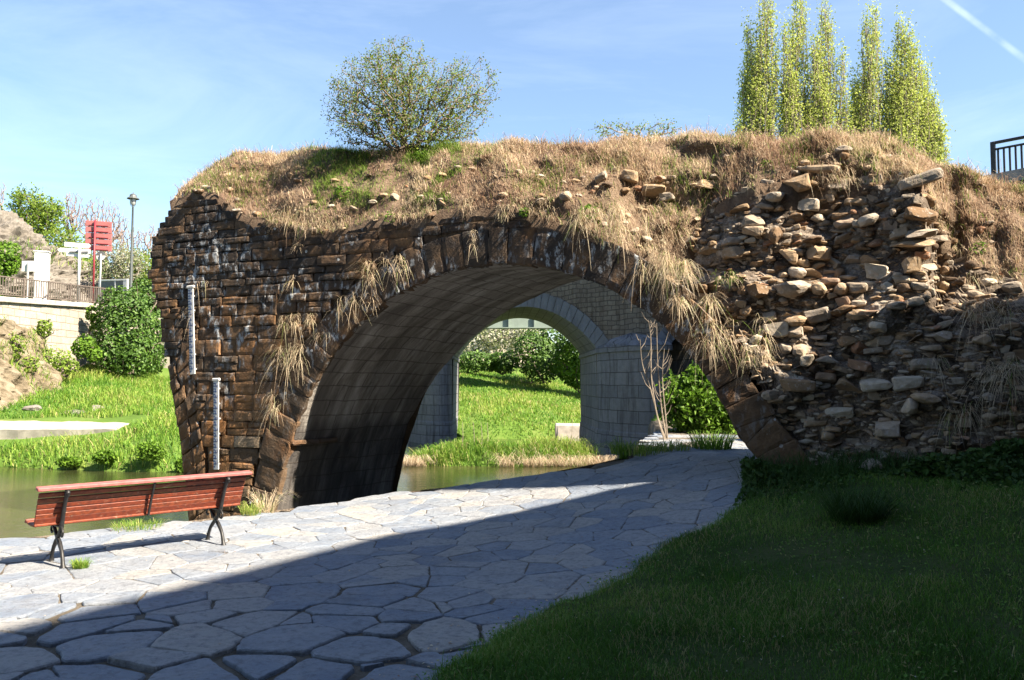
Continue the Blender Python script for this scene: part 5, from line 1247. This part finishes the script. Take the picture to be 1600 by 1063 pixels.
for k, (px, py, w_, h_, lab) in enumerate(((108, 722, 42, 18, 'dark leafy water plant at the far waterline, the leftmost'), (165, 715, 40, 22, 'dark leafy water plant at the waterline below the concrete slab end'), (235, 706, 50, 32, 'large bright leafy water plant on the far bank left of the old pier'), (283, 728, 18, 22, 'small leafy water plant touching the old pier edge'))):
    Y = 25.6 - 0.25 * k; c = at(px, py, Y); sc = Y / FPX; n = 650; q = rng.normal(size=(n, 3)); q /= np.linalg.norm(q, axis=1)[:, None]; P = c + q * rng.uniform(.4, 1, n)[:, None] * np.array([w_ / 2, w_ / 3, h_ / 2]) * sc; P[:, 2] = np.maximum(P[:, 2], WATER + .01)
    tag(leaves(P, 0.13, rng.random(n), 0.6).build('water_plant', M['bush']), lab, 'plant', 'leafy plants along the far waterline')
for k, (px, py, lab) in enumerate(((605 + 115, 690, 'bare dry stalk on the island, left one before the dark pier shadow'), (739, 690, 'bare dry stalk on the island, second from the left'), (751, 690, 'bare dry stalk on the island, third from the left'), (760, 700, 'short bare dry stalk on the island nearest the drift reeds'), (888, 690, 'tall thin dry stalk on the island by the right pier'))):
    b = at(px, 712, 27.6); tp = at(px + rng.normal(0, 3), 660 if k != 4 else 655, 27.6); c = bez([b, (b + tp) / 2 + np.array([.04, 0, 0]), tp], 6); V, F = tube_vf(c, np.linspace(.014, .006, len(c)), 5); tag(Geo().add(V, F).build('dry_stalk', M['twig']), lab, 'dry stalk', 'dry stalks standing on the island')

# ------------------------------------------------------------------ far bank beyond the modern arch
def leaf_mass(name, label, cat, blobs, n, size, mat, group=None, up=0.3, stems=True, nz=0.22):
    vol = np.array([b[1][0] * b[1][2] for b in blobs]); pick = rng.choice(len(blobs), n, p=vol / vol.sum())
    d = rng.normal(size=(n, 3)); d /= np.linalg.norm(d, axis=1)[:, None]; C = np.array([b[0] for b in blobs])[pick]; S = np.array([b[1] for b in blobs])[pick]
    r = 1 - abs(rng.normal(0, 0.16, n)); P = C + d * S * r[:, None]; P = P + d * (nz * fbm(P / S.mean() * 2.2 + 7, 3) * S.mean(1))[:, None]
    base = np.array([b[0] - np.array([0, 0, b[1][2]]) for b in blobs]); base = base[np.argmin(base[:, 2])]
    t = thing(name, label, cat, base, group)
    leaves(P, size * rng.uniform(.6, 1.3, n), np.clip(rng.normal(.5, .25, n), 0, 1), up, 0.75, d).build('foliage', M[mat], t)
    if stems:
        A = np.vstack([b[0] + rng.normal(0, .5, (14, 3)) * b[1] for b in blobs]); N, par, rad = grow(base - np.array([0, 0, .1]), A, 1, .3, 0.012); skel_geo(N, par, rad).build('stem', M['bark'], t)
    return t
leaf_mass('hedge', 'low dark clipped hedge on the meadow left of the cream wall', 'hedge', [blob(745, 566, 34, 16, 57), blob(785, 565, 26, 18, 57)], 2600, 0.22, 'ivy')
leaf_mass('bush', 'tall dark bush on the meadow in the middle of the modern arch', 'bush', [blob(835, 552, 34, 36, 56), blob(865, 535, 36, 30, 57), blob(850, 575, 34, 22, 55)], 4800, 0.22, 'ivy')
leaf_mass('bush', 'rounded sunlit bush on the meadow against the right pier', 'bush', [blob(888, 565, 28, 34, 53), blob(905, 585, 22, 26, 53)], 3200, 0.2, 'bush')
leaf_mass('blossom_tree', 'white blossoming tree above the hedge seen through both arches', 'tree', [blob(780, 530, 36, 20, 63), blob(820, 525, 36, 20, 63), blob(740, 535, 30, 22, 63), blob(800, 512, 60, 14, 65)], 5200, 0.2, 'blossom')
def house():
    t = thing('small_house', 'cream garden house with barred window behind the hedge', 'house', at(795, 580, 68))
    z0 = at(0, 600, 68)[2]; x0 = at(728, 0, 68)[0]; x1 = at(835, 0, 68)[0]; zt = at(0, 527, 68)[2]
    V, F = box_vf(((x0 + x1) / 2, 70.5, (z0 + zt) / 2), x1 - x0, 5, zt - z0 + 2, bev=0.03); Geo().add(V, F).build('wall', M['cream'], t)
    xm = at(755, 0, 68)[0]; zw = at(0, 541, 68)[2]
    g = Geo(); V, F = box_vf((xm, 67.97, zw), 1.5, 0.08, 1.1); f = g.add(V, F).build('window', M['glass'], t)
    g = Geo()
    for dx in (-.72, 0, .72): V, F = box_vf((xm + dx, 67.9, zw), 0.07, 0.06, 1.16); g.add(V, F)
    for dz in (-.55, -.18, .18, .55): V, F = box_vf((xm, 67.885, zw + dz), 1.5, 0.06, 0.06); g.add(V, F)
    g.build('frame', M['white'], f)
    V = np.array([[x0 - .4, 67.6, zt + 1.0], [x1 + .4, 67.6, zt + 1.0], [x1 + .4, 70.5, zt + 2.2], [x0 - .4, 70.5, zt + 2.2], [x0 - .4, 73.4, zt + 1.0], [x1 + .4, 73.4, zt + 1.0]]); V2 = V - np.array([0, 0, .15])
    Geo().add(np.vstack([V, V2]), [[0, 1, 2, 3], [3, 2, 5, 4], [6, 9, 8, 7], [9, 10, 11, 8], [0, 6, 7, 1], [4, 5, 11, 10], [0, 3, 9, 6], [3, 4, 10, 9], [1, 7, 8, 2], [2, 8, 11, 5]]).build('roof', M['tile'], t)
    xd = at(800, 0, 68)[0]; V, F = box_vf((xd, 67.96, z0 + .3), 0.9, 0.1, 2.3); Geo().add(V, F).build('door', M['dark'], t)
house()
V, F = box_vf(at(899, 677, 38.6), 1.9, 1.2, 0.9, bev=0.05); tag(Geo().add(V + rng.normal(0, .02, V.shape), F).build('concrete_block', M['concrete']), 'pale concrete bank block at the water beside the right pier', 'block')

# ------------------------------------------------------------------ left bank
zs_ = at(0, 668, 28.6)[2]
def slab():
    x1 = at(214, 0, 29.2)[0]; x0 = -26.0; xs = np.linspace(x0, x1, 60); g = Geo(); rows = []
    for (y, z) in ((28.6, zs_ - 0.9), (28.55, zs_ - 0.36), (28.5, zs_ - 0.06), (28.6, zs_), (30.0, zs_ + 0.08), (31.2, zs_ + .12), (31.3, zs_ - 0.6)):
        xx = xs + 0; rows.append(np.column_stack([xx, y + 0.05 * n2(xs, xs * 0 + y, 1.2, 3) + (xs - x1) * 0.03, z + 0.02 * n2(xs, xs * 0 + z * 3, 2.0, 5) + (0.0)]))
    V = np.stack(rows, 1); F = grid_faces(60, 7)
    g.add(V.reshape(-1, 3), F[:, ::-1]); g.add(V[-1], [list(range(7))]); g.add(V[0], [list(range(7))[::-1]])
    tag(g.build('concrete_slab', M['concrete']), 'long low concrete slab lying on the grassy far bank', 'slab')
slab()
boulder(122, 648, 62, 16, 'long white flat rock in the grass above the concrete slab', 'rock', 32.5, 0.95, flat=.6)
boulder(150, 640, 24, 14, 'small pale rock at the right end of the long white rock', 'rock', 33.0, 0.9)
boulder(50, 638, 30, 12, 'pale flat rock in the grass left of the long white rock', 'rock', 33.0, 0.9, flat=.6)
boulder(14, 606, 34, 12, 'pale stone at the foot of the earth slope on the far bank', 'rock', 36.0, 0.8)
def rtop(y): return 5.8 + (y - 36) * 0.06
def retaining_wall():
    t = thing('retaining_wall', 'pale limestone retaining wall below the road railing', 'wall', (WX, 40, 2))
    ys = np.arange(26, 60, 0.25); zz = np.linspace(0, 1, 24); A, B = np.meshgrid(ys, zz, indexing='ij'); z = 0.3 + (rtop(A) - 0.25 - 0.3) * B
    x = WX + 0.25 - 0.25 * B + 0.02 * n2(A, z, 2.5, 1)
    o = mesh_obj('wall_face', np.stack([x, A, z], -1).reshape(-1, 3), grid_faces(len(ys), 24)[:, ::-1], M['palewall'], t); set_arc(o, np.stack([A, z, 0 * z], -1))
    g = Geo(); V, F = box_vf((WX - 0.25, 43, rtop(43) - 0.12), 0.8, 34, 0.26, (1, 0, 0), (0, .9982, .06), (0, -.06, .9982), 0.03); g.add(V, F).build('coping', M['concrete'], t)
retaining_wall()
def road_railing():
    t = thing('road_railing', 'weathered brown bar railing along the top of the retaining wall', 'railing', (WX - .2, 40, rtop(40)))
    g = Geo(); x = WX - 0.2
    for z, wd in ((0.95, 0.06), (0.12, 0.045)):
        V, F = bar_vf((x, 30, rtop(30) + z), (x, 52, rtop(52) + z), wd, wd, 0.006); Geo().add(V, F).build('rail', M['rust_rail'], t)
    for y in np.arange(30, 52.1, 2.0): V, F = bar_vf((x, y, rtop(y)), (x, y, rtop(y) + 1.02), 0.075, 0.075, 0.006); Geo().add(V, F).build('post', M['rust_rail'], t)
    n = 0
    for y in np.arange(33.0, 52, 0.2):
        if abs((y - 30) % 2.0) < 0.05: continue
        V, F = bar_vf((x, y, rtop(y) + .12), (x, y, rtop(y) + .95), 0.03, 0.045); Geo().add(V, F).build('baluster', M['rust_rail'], t); n += 1
road_railing()
# earth slope against the wall
def earth_slope():
    ys = np.linspace(27.5, 40.2, 150); v = np.linspace(0, 1, 60); A, B = np.meshgrid(ys, v, indexing='ij')
    hgt = 4.5 * smoothstep(40.2, 38.0, A); z = 0.4 + (hgt) * B; x = WX + 0.25 + (1 - B) ** 1.3 * 2.3 * smoothstep(40.2, 37.0, A) + 0.5 * n2(A, z, 0.8, 6, 5) * smoothstep(40.2, 38.5, A) + 0.16 * n2(A, z, 3.0, 2, 4)
    x = np.where(B > .97, x - .5, x)
    tag(mesh_obj('earth_slope', np.stack([x, A, z], -1).reshape(-1, 3), grid_faces(150, 60)[:, ::-1], M['ochre']), kind='structure')
    i = rng.integers(0, 150 * 60, 5000); P = np.stack([x, A, z], -1).reshape(-1, 3)[i]; k = n2(P[:, 1], P[:, 2], .6, 8) > 0.12; P = P[k]
    tag(blades(P, rng.uniform(.15, .4, len(P)), .035, rng.uniform(.3, 1.3, len(P)), np.clip(rng.normal(.6, .3, len(P)), 0, 1)).build('slope_grass', M['lush']), kind='stuff')
M['ochre'] = make_ground('ochre_earth_and_stone', [(0.32, (0.055, 0.045, 0.03)), (0.46, (0.13, 0.105, 0.072)), (0.58, (0.20, 0.17, 0.125)), (0.7, (0.29, 0.265, 0.225))], 1.6)
earth_slope()
G1 = 'ivy and creepers on the retaining wall'
leaf_mass('ivy_bush', 'big rounded glossy ivy mass on the far bank left of the old bridge', 'bush', [blob(198, 520, 44, 66, 42.5, 40), blob(190, 480, 34, 36, 42.5, 34), blob(180, 550, 38, 38, 42, 36), blob(212, 555, 36, 34, 42, 36)], 8500, 0.17, 'ivy', None, 0.25)
leaf_mass('ivy_bush', 'taller ivy mass squeezed between the rounded ivy and the old bridge', 'bush', [blob(228, 470, 24, 38, 46, 24), blob(236, 520, 22, 60, 46, 24), blob(232, 560, 22, 28, 45, 24)], 5600, 0.17, 'ivy', None, 0.25)
leaf_mass('creeper', 'yellow green creeper hanging over the wall beside the big ivy', 'creeper', [blob(143, 490, 9, 14, 42.4, 8), blob(150, 510, 9, 18, 42.4, 8)], 500, 0.16, 'bush', None)
leaf_mass('young_bush', 'small light green bush at the wall foot left of the big ivy', 'bush', [blob(132, 543, 18, 18, 40.5), blob(146, 552, 12, 14, 40.5)], 900, 0.16, 'bush')
leaf_mass('young_bush', 'olive green weeds at the wall foot below the earth slope', 'bush', [blob(82, 562, 26, 18, 38.5), blob(105, 572, 20, 14, 38.5)], 800, 0.15, 'spring')
leaf_mass('young_bush', 'grey green weeds growing on the earth slope at the left edge', 'bush', [blob(20, 540, 22, 22, 36.0, 10), blob(40, 570, 22, 14, 36.6, 12)], 700, 0.13, 'spring', None)
leaf_mass('creeper', 'small creeper growing on the earth slope by the pale wall', 'creeper', [blob(70, 512, 12, 13, 38.3, 8)], 260, 0.15, 'spring', None)
leaf_mass('roadside_bush', 'bright green roadside bush behind the railing at the left edge', 'bush', [blob(6, 398, 24, 24, 40), blob(-12, 420, 30, 26, 40), blob(16, 415, 14, 18, 40)], 2000, 0.17, 'bush')

# signs, lamp, cabinet
def signs():
    z0 = rtop(45)
    # red stack of five boards, seen from behind
    Y = 45.0; p = at(146, 440, Y); p[2] = z0; t = thing('direction_sign', 'stack of five faded red sign boards on a maroon post, seen from behind', 'sign', p)
    top = at(148, 344, Y)[2]; V, F = tube_vf([p, (p[0], Y, top)], 0.055, 10); Geo().add(V, F).build('post', M['maroon'], t, smooth=True)
    for k in range(5):
        yy = 350.0 + k * 9.4; c = at(153.5 + 0.0 * k, yy, Y + 0.1); ww = 40 * Y / FPX; V, F = box_vf(c + np.array([0, 0.05, 0]), ww, 0.05, 9.0 * Y / FPX, (1, 0.1, -0.05), (-.1, 1, 0), (0.05, 0, 1), 0.012)
        b = Geo().add(V, F).build('board', M['red'], t)
        V, F = box_vf(c + np.array([0.02, 0.0, -0.10]), ww * 0.72, 0.05, 0.035, (1, 0.1, -0.05), (-.1, 1, 0), (0.05, 0, 1)); Geo().add(V, F).build('bracket', M['maroon'], b)
    # white arrow boards, seen from behind
    Y = 43.0; p = at(123, 440, Y); p[2] = rtop(43); t = thing('direction_sign', 'white arrow shaped direction boards on a grey post, seen from behind', 'sign', p)
    V, F = tube_vf([p, (p[0], Y, at(0, 386, Y)[2])], 0.07, 10); Geo().add(V, F).build('post', M['galv'], t, smooth=True)
    s = Y / FPX
    for (xa, xb, ya, yb, tip) in ((101, 142, 379.5, 387, 1), (94, 141, 388.5, 395.5, -1), (104, 141, 396.3, 401.5, 1)):
        a = at(xa, (ya + yb) / 2 - 1.5, Y + 0.14); b = at(xb, (ya + yb) / 2 + 1.5, Y + 0.14); h = (yb - ya) * s / 2
        P = [(a[0], a[2] - h), (b[0] - (0.12 if tip > 0 else 0), b[2] - h), (b[0], b[2]), (b[0] - (0.12 if tip > 0 else 0), b[2] + h), (a[0], a[2] + h), (a[0] - (0.15 if tip < 0 else 0), a[2])]
        V = [(x, Y + 0.12, z) for x, z in P] + [(x, Y + 0.17, z) for x, z in P]; k = 6
        Geo().add(V, [list(range(k)), list(range(2 * k - 1, k - 1, -1))] + [[i, i + k, (i + 1) % k + k, (i + 1) % k] for i in range(k)]).build('board', M['white'], t)
    V, F = box_vf(at(123, 394, Y + 0.09), 1.0, 0.05, 0.07); Geo().add(V, F).build('bracket', M['dark'], t)
    # round sign from behind
    Y = 46.0; p = at(156.5, 440, Y); p[2] = rtop(46); t = thing('round_sign', 'small round traffic sign on a grey post, seen from behind', 'sign', p); c = at(156.5, 399.5, Y); r = 7.2 * Y / FPX
    V, F = tube_vf([p, (p[0], Y, c[2] + .1)], 0.045, 10); Geo().add(V, F).build('post', M['galv'], t, smooth=True)
    for nm, a0_, mat in (('disc_upper', 0, 'dark'), ('disc_lower', PI, 'white')):
        th = np.linspace(a0_, a0_ + PI, 20); P = np.column_stack([c[0] + r * np.cos(th), np.full(20, Y + 0.06), c[2] + r * np.sin(th)]); Q = P + np.array([0, .03, 0])
        Geo().add(np.vstack([P, Q]), [list(range(20)), list(range(39, 19, -1))] + [[i, i + 20, (i + 1) % 20 + 20, (i + 1) % 20] for i in range(20)]).build('disc', M[mat], t)
    # cabinet
    Y = 41.0; p = at(65, 440, Y); p[2] = rtop(41); zt = at(0, 395, Y)[2]; t = thing('utility_cabinet', 'tall white metal utility cabinet behind the road railing', 'cabinet', p)
    h = zt - p[2]; V, F = box_vf(p + np.array([0, 0, h / 2]), 0.62, 0.5, h, (.96, .28, 0), (-.28, .96, 0), (0, 0, 1), 0.015); Geo().add(V, F).build('body', M['white'], t)
    V, F = box_vf(p + np.array([0.05, -0.245, h * .5]), 0.46, 0.03, h * 0.86, (.96, .28, 0), (-.28, .96, 0), (0, 0, 1), 0.008); d = Geo().add(V, F).build('door', M['white'], t)
    V, F = box_vf(p + np.array([-0.12, -0.31, h * .62]), 0.12, 0.02, 0.2, (.96, .28, 0), (-.28, .96, 0)); Geo().add(V, F).build('notice', M['galv'], d)
    V, F = box_vf(p + np.array([0, 0, h + 0.03]), 0.7, 0.58, 0.06, (.96, .28, 0), (-.28, .96, 0), (0, 0, 1), 0.012); Geo().add(V, F).build('lid', M['white'], t)
    # small board
    Y = 40.0; p = at(43, 440, Y); p[2] = rtop(40); t = thing('notice_board', 'low blank pale board on a post beside the white cabinet', 'sign', p); c = at(43, 416, Y)
    V, F = bar_vf(p, (p[0], Y, c[2] + .2), 0.07, 0.07, .005); Geo().add(V, F).build('post', M['galv'], t); V, F = box_vf(c + np.array([0, .08, 0]), 21 * Y / FPX, 0.04, 17 * Y / FPX, bev=.01); Geo().add(V, F).build('board', M['white'], t)
    # low framed barrier
    Y = 47.0; a = at(156, 447, Y); b = at(199, 446, Y - 1.0); t = thing('panel_barrier', 'low dark panelled barrier with white frame behind the round sign', 'barrier', (a + b) / 2 - np.array([0, 0, .8]))
    d = (b - a); L = np.linalg.norm(d); d /= L; nrm = np.array([-d[1], d[0], 0]); nrm /= np.linalg.norm(nrm); zz = np.array([0, 0, 1.0]); H = 1.3
    V, F = box_vf((a + b) / 2 - zz * .35, L, 0.05, H, d, nrm, zz); Geo().add(V, F).build('panel', M['dark'], t)
    g = Geo()
    for q, l in ((a, .09), ((a * .42 + b * .58), .09), (b - d * .12, .34)): V, F = box_vf(q - zz * .33, l, 0.12, H + .1, d, nrm, zz, .008); g.add(V, F)
    V, F = box_vf((a + b) / 2 + zz * (H / 2 - .33), L, 0.13, .09, d, nrm, zz, .008); g.add(V, F); g.build('frame', M['white'], t)
signs()
def lamp():
    Y = 48.0; p = at(204.5, 445, Y); p[2] = rtop(48); zt = at(0, 302, Y)[2]; t = thing('street_lamp', 'grey street lamp with a bell shaped lantern above the ivy', 'street lamp', p); H = zt - p[2]
    V, F = lathe_vf([(0.17, 0), (0.17, .5), (0.11, .6), (0.085, 1.2), (0.07, H * .55), (0.052, H - .85), (0.07, H - .83), (0.03, H - .8)], p, 12); Geo().add(V, F).build('post', M['lampgrey'], t, smooth=True)
    g = Geo()
    for a in (0, PI / 2, PI, 1.5 * PI):
        o = np.array([math.cos(a), math.sin(a), 0]); V, F = tube_vf(bez([p + np.array([0, 0, H - .84]), p + o * .15 + np.array([0, 0, H - .72]), p + o * .19 + np.array([0, 0, H - .35])], 6), .016, 5); g.add(V, F)
    V, F = lathe_vf([(0.36, H - .36), (0.34, H - .32), (0.22, H - .25), (0.19, H - .14), (0.2, H - .13), (0.12, H - .06), (0.03, H - .03), (0.015, H + .06), (0, H + .06)], p, 16); g.add(V, F); g.build('lantern', M['lampgrey'], t)
    V, F = lathe_vf([(0.02, H - .78), (0.12, H - .7), (0.16, H - .5), (0.16, H - .36)], p, 12); Geo().add(V, F).build('shade', M['galv'], t, smooth=True)
lamp()
def outcrop():
    C_ = at(-52, 470, 57); nu, nv = 320, 120; th = np.linspace(0, 2 * PI, nu); ph = np.linspace(0, PI / 2, nv); A, B = np.meshgrid(th, ph, indexing='ij')
    D = np.stack([np.cos(A) * np.cos(B), np.sin(A) * np.cos(B), np.sin(B)], -1); r3 = np.array([8.8, 8, 6.9])
    k = 1 + 0.16 * fbm(D * 2.3 + 3, 4) - 0.10 * np.abs(fbm(D * np.array([5, 5, 8]) + 9, 5)) + 0.05 * np.abs(fbm(D * 13 + 4, 3)); V = C_ + D * r3 * k[..., None]; V[..., 2] -= 0.6
    t = thing('rock_outcrop', 'pale limestone rock outcrop rising behind the railing at the left', 'rock', C_)
    mesh_obj('rock', V.reshape(-1, 3), grid_faces(nu, nv), M['rock'], t, 0.5 + 0.5 * fbm(D * 6, 3).reshape(-1) * .5)
    pts = V[:, 20:].reshape(-1, 3); i = rng.integers(0, len(pts), 9000); q = pts[i] + rng.normal(0, .1, (9000, 3)); m = n2(q[:, 0], q[:, 2], .55, 3) > 0.02; q = q[m]
    blades(q, rng.uniform(.2, .5, len(q)), .05, rng.uniform(.2, 1, len(q)), np.clip(rng.normal(.55, .3, len(q)), 0, 1)).build('grass_patches', M['lush'], t)
outcrop()
GT = 'trees and shrubs on the hill behind the road'
shrub_tree('hill_tree', 'fresh green tree on top of the rock outcrop', 'tree', at(62, 420, 66), [blob(48, 322, 32, 26, 66), blob(75, 340, 26, 28, 66), blob(85, 325, 16, 12, 66), blob(55, 355, 30, 26, 66)], 330, 4200, 0.26, 'spring', 'bark', 0.012, .3, .3, group=GT, shell=.3)
shrub_tree('hill_tree', 'olive green tree between the outcrop and the white sign', 'tree', at(110, 450, 62), [blob(105, 385, 34, 32, 62), blob(120, 410, 30, 30, 62), blob(88, 380, 22, 22, 62), blob(130, 430, 24, 22, 60)], 300, 4200, 0.2, 'spring', 'bark', 0.011, .3, .26, group=GT, shell=.3)
shrub_tree('blossom_tree', 'white flowering shrub behind the round sign and lamp', 'tree', at(190, 460, 58), [blob(185, 405, 32, 28, 58), blob(170, 420, 26, 28, 58), blob(205, 415, 26, 28, 58)], 280, 3800, 0.17, 'blossom', 'bark', 0.01, .3, .2, group=GT, shell=.3)
shrub_tree('hill_tree', 'green shrub between the lamp and the old bridge', 'tree', at(222, 460, 60), [blob(222, 415, 24, 26, 60), blob(238, 430, 22, 24, 60), blob(205, 432, 26, 20, 60)], 240, 3000, 0.2, 'spring', 'bark', 0.01, .3, .22, group=GT, shell=.3)
shrub_tree('hill_tree', 'light green tree hidden mostly by the old bridge, farthest along the road', 'tree', at(285, 460, 66), [blob(275, 410, 34, 34, 66), blob(310, 425, 34, 30, 66), blob(350, 430, 34, 26, 66)], 220, 2600, 0.24, 'spring', 'bark', 0.01, .3, .26, group=GT, shell=.3)
shrub_tree('hill_tree', 'dark green shrub low behind the red sign post', 'tree', at(145, 460, 63), [blob(145, 425, 26, 26, 63), blob(165, 440, 22, 18, 63)], 200, 2600, 0.2, 'bush', 'bark', 0.01, .3, .22, group=GT, shell=.3)
for (px, py, rx, ry, n, lab) in ((112, 330, 20, 36, 260, 'tall thin bare tree behind the white sign'), (160, 345, 40, 38, 520, 'wide bare crowned tree behind the red sign boards'), (232, 378, 20, 34, 260, 'bare tree peeping past the left edge of the old bridge'), (196, 372, 26, 26, 260, 'low bare tree just left of the lamp post'), (-4, 300, 14, 24, 90, 'bare twigs at the very left edge above the outcrop')):
    shrub_tree('bare_tree', lab, 'tree', at(px, py + ry + 90, 74), [blob(px, py, rx, ry, 74)], n, 0, .1, 'spring', 'bare', 0.011, .2, group=GT, zs=.5, shell=0.0, trunkname='branches')

# ------------------------------------------------------------------ poplars
YP = 62.0
def poplar(px, spires, label, nleaf):
    nleaf = int(nleaf * 3.2); spires = [(a, b, c * 1.6) for a, b, c in spires] + [(rng.uniform(-24, 24), rng.uniform(90, 190), rng.uniform(10, 17)) for _ in range(3)]
    s = YP / FPX; base = at(px, 640, YP); base[2] = terrain(np.array([base[0]]), np.array([base[1]]))[0]; A = []
    for dx, ty, hw in spires:
        top = at(px + dx, ty, YP); bot = at(px + dx * 0.55, 330, YP); n = int(45 + hw * 9)
        u = rng.random(n) ** 0.8; rad = hw * s * (0.25 + 0.75 * np.minimum(1, (1 - u) * 2.6)) * np.sqrt(rng.random(n)); a = rng.uniform(0, 2 * PI, n)
        dp = rng.normal(0, 0.35)
        A.append(np.column_stack([bot[0] + (top[0] - bot[0]) * u + rad * np.cos(a), YP + dp + rad * np.sin(a), bot[2] + (top[2] - bot[2]) * u]))
    A = np.vstack(A); N, par, rad = grow(base, A, 0.16, 0.10, 0.010, 0.42, 0.03, stem=[base + np.array([0, 0, 3.0]), base + np.array([0, 0, 8.0])])
    t = thing('poplar_tree', label, 'tree', base, 'row of tall poplars behind the bridge'); skel_geo(N, par, rad).build('trunk', M['twig'], t)
    i = rng.integers(4, len(N), nleaf); f = rng.random(nleaf)[:, None]; P = N[i] * f + N[par[i]] * (1 - f) + rng.normal(0, .22, (nleaf, 3)) * np.array([1, 1, 3.5]); P = P[P[:, 2] > base[2] + 3.5]
    leaves(P, 0.20 * rng.uniform(.6, 1.3, len(P)), np.clip(rng.normal(.5, .22, len(P)), 0, 1), 0.2).build('crown', M['poplar'], t)
poplar(1188, [(-16, 30, 9), (6, -14, 13), (18, -8, 9), (-24, 120, 9), (4, 50, 16), (-6, 110, 18), (-36, 195, 6)], 'tall poplar at the left end of the row', 7000)
poplar(1240, [(8, -18, 13), (20, 5, 8), (-14, 42, 9), (-8, 130, 13), (-2, 60, 9)], 'poplar second from the left with a thin gap on its left side', 5200)
poplar(1290, [(0, -2, 12), (-22, 70, 9), (24, 82, 9), (30, 160, 10), (-14, 60, 8), (8, 30, 10), (-28, 120, 8), (-16, 150, 12)], 'tall poplar with a dark bare lower trunk, third from the left', 5600)
poplar(1356, [(8, 18, 11), (-6, 28, 8), (-16, 118, 11), (16, 42, 8), (2, 100, 14), (-20, 170, 8)], 'narrow poplar right of the wide gap in the row', 5400)
poplar(1408, [(-3, 33, 10), (7, 50, 12), (17, 70, 11), (-20, 90, 11), (27, 95, 9), (0, 120, 18), (-26, 150, 10)], 'broad poplar, the bulkiest of the row', 7600)
poplar(1452, [(-3, 104, 8), (6, 150, 11), (13, 200, 11), (-8, 150, 9)], 'short poplar at the right end of the row', 4000)

# ------------------------------------------------------------------ the street building beside the viewer: it throws the big shade over path, lawn and wall
XB = 12.0
def onto(p): k = (XB - p[0]) / SUN[0]; q = p + SUN * k; return (q[1], q[2])
prof = [onto(on_ground(*g)) for g in ((0, 988), (250, 927), (600, 837), (945, 767))]
def wallp(px, py): s, z = face(px, py); return fw(s, 0.0, z)
prof += [onto(wallp(*g)) for g in ((1200, 592), (1400, 530), (1600, 468))]
print('shade profile', [(round(a, 2), round(b, 2)) for a, b in prof])
SHT = prof[:-1] + [prof[-1], (prof[-1][0] + 0.25, prof[-1][1] - 0.3), (9.0, prof[-1][1] - 0.5), (13.5, prof[-1][1] - 0.5)]
def building():
    P = [(-22, 0.0), (-22, 24)] + SHT + [(SHT[-1][0] + 0.02, 0.0)]
    V = [(XB, y, z) for y, z in P] + [(XB + 7, y, z) for y, z in P]; k = len(P)
    t = thing('unseen_building', 'rendered street building at the right outside the view, shading the lawn', 'building', (XB, -5, 0))
    Geo().add(V, [list(range(k))[::-1], list(range(k, 2 * k))] + [[i, (i + 1) % k, (i + 1) % k + k, i + k] for i in range(k)]).build('wall', M['brickwall'], t)
    for y in (-14, -10, -6, -2, 2):
        for z in (2.2, 5.4, 8.6):
            V, F = box_vf((XB - 0.02, y, z), 0.1, 1.1, 1.6); o = Geo().add(V, F).build('window', M['glass'], t); V, F = box_vf((XB - 0.06, y, z - .86), 0.16, 1.3, .1); Geo().add(V, F).build('sill', M['concrete'], o)
building()

def sky_block_behind():  # added out of view to cut sky light on path, lawn and wall
    t = thing('unseen_building', 'tall unseen building added behind the viewer, keeping the sky off the lawn', 'building', (0, -8, 0))
    V, F = box_vf((-1.5, -8.5, 10.5), 27, 8, 21.5, bev=0.02); Geo().add(V, F).build('wall', M['brickwall'], t)
    for x in np.arange(-13, 12, 3.2):
        for z in (2.2, 5.4, 8.6, 11.8, 15.0, 18.2):
            V, F = box_vf((x, -4.48, z), 1.1, 0.1, 1.6); o = Geo().add(V, F).build('window', M['glass'], t); V, F = box_vf((x, -4.44, z - .86), 1.3, 0.16, .1); Geo().add(V, F).build('sill', M['concrete'], o)
sky_block_behind()
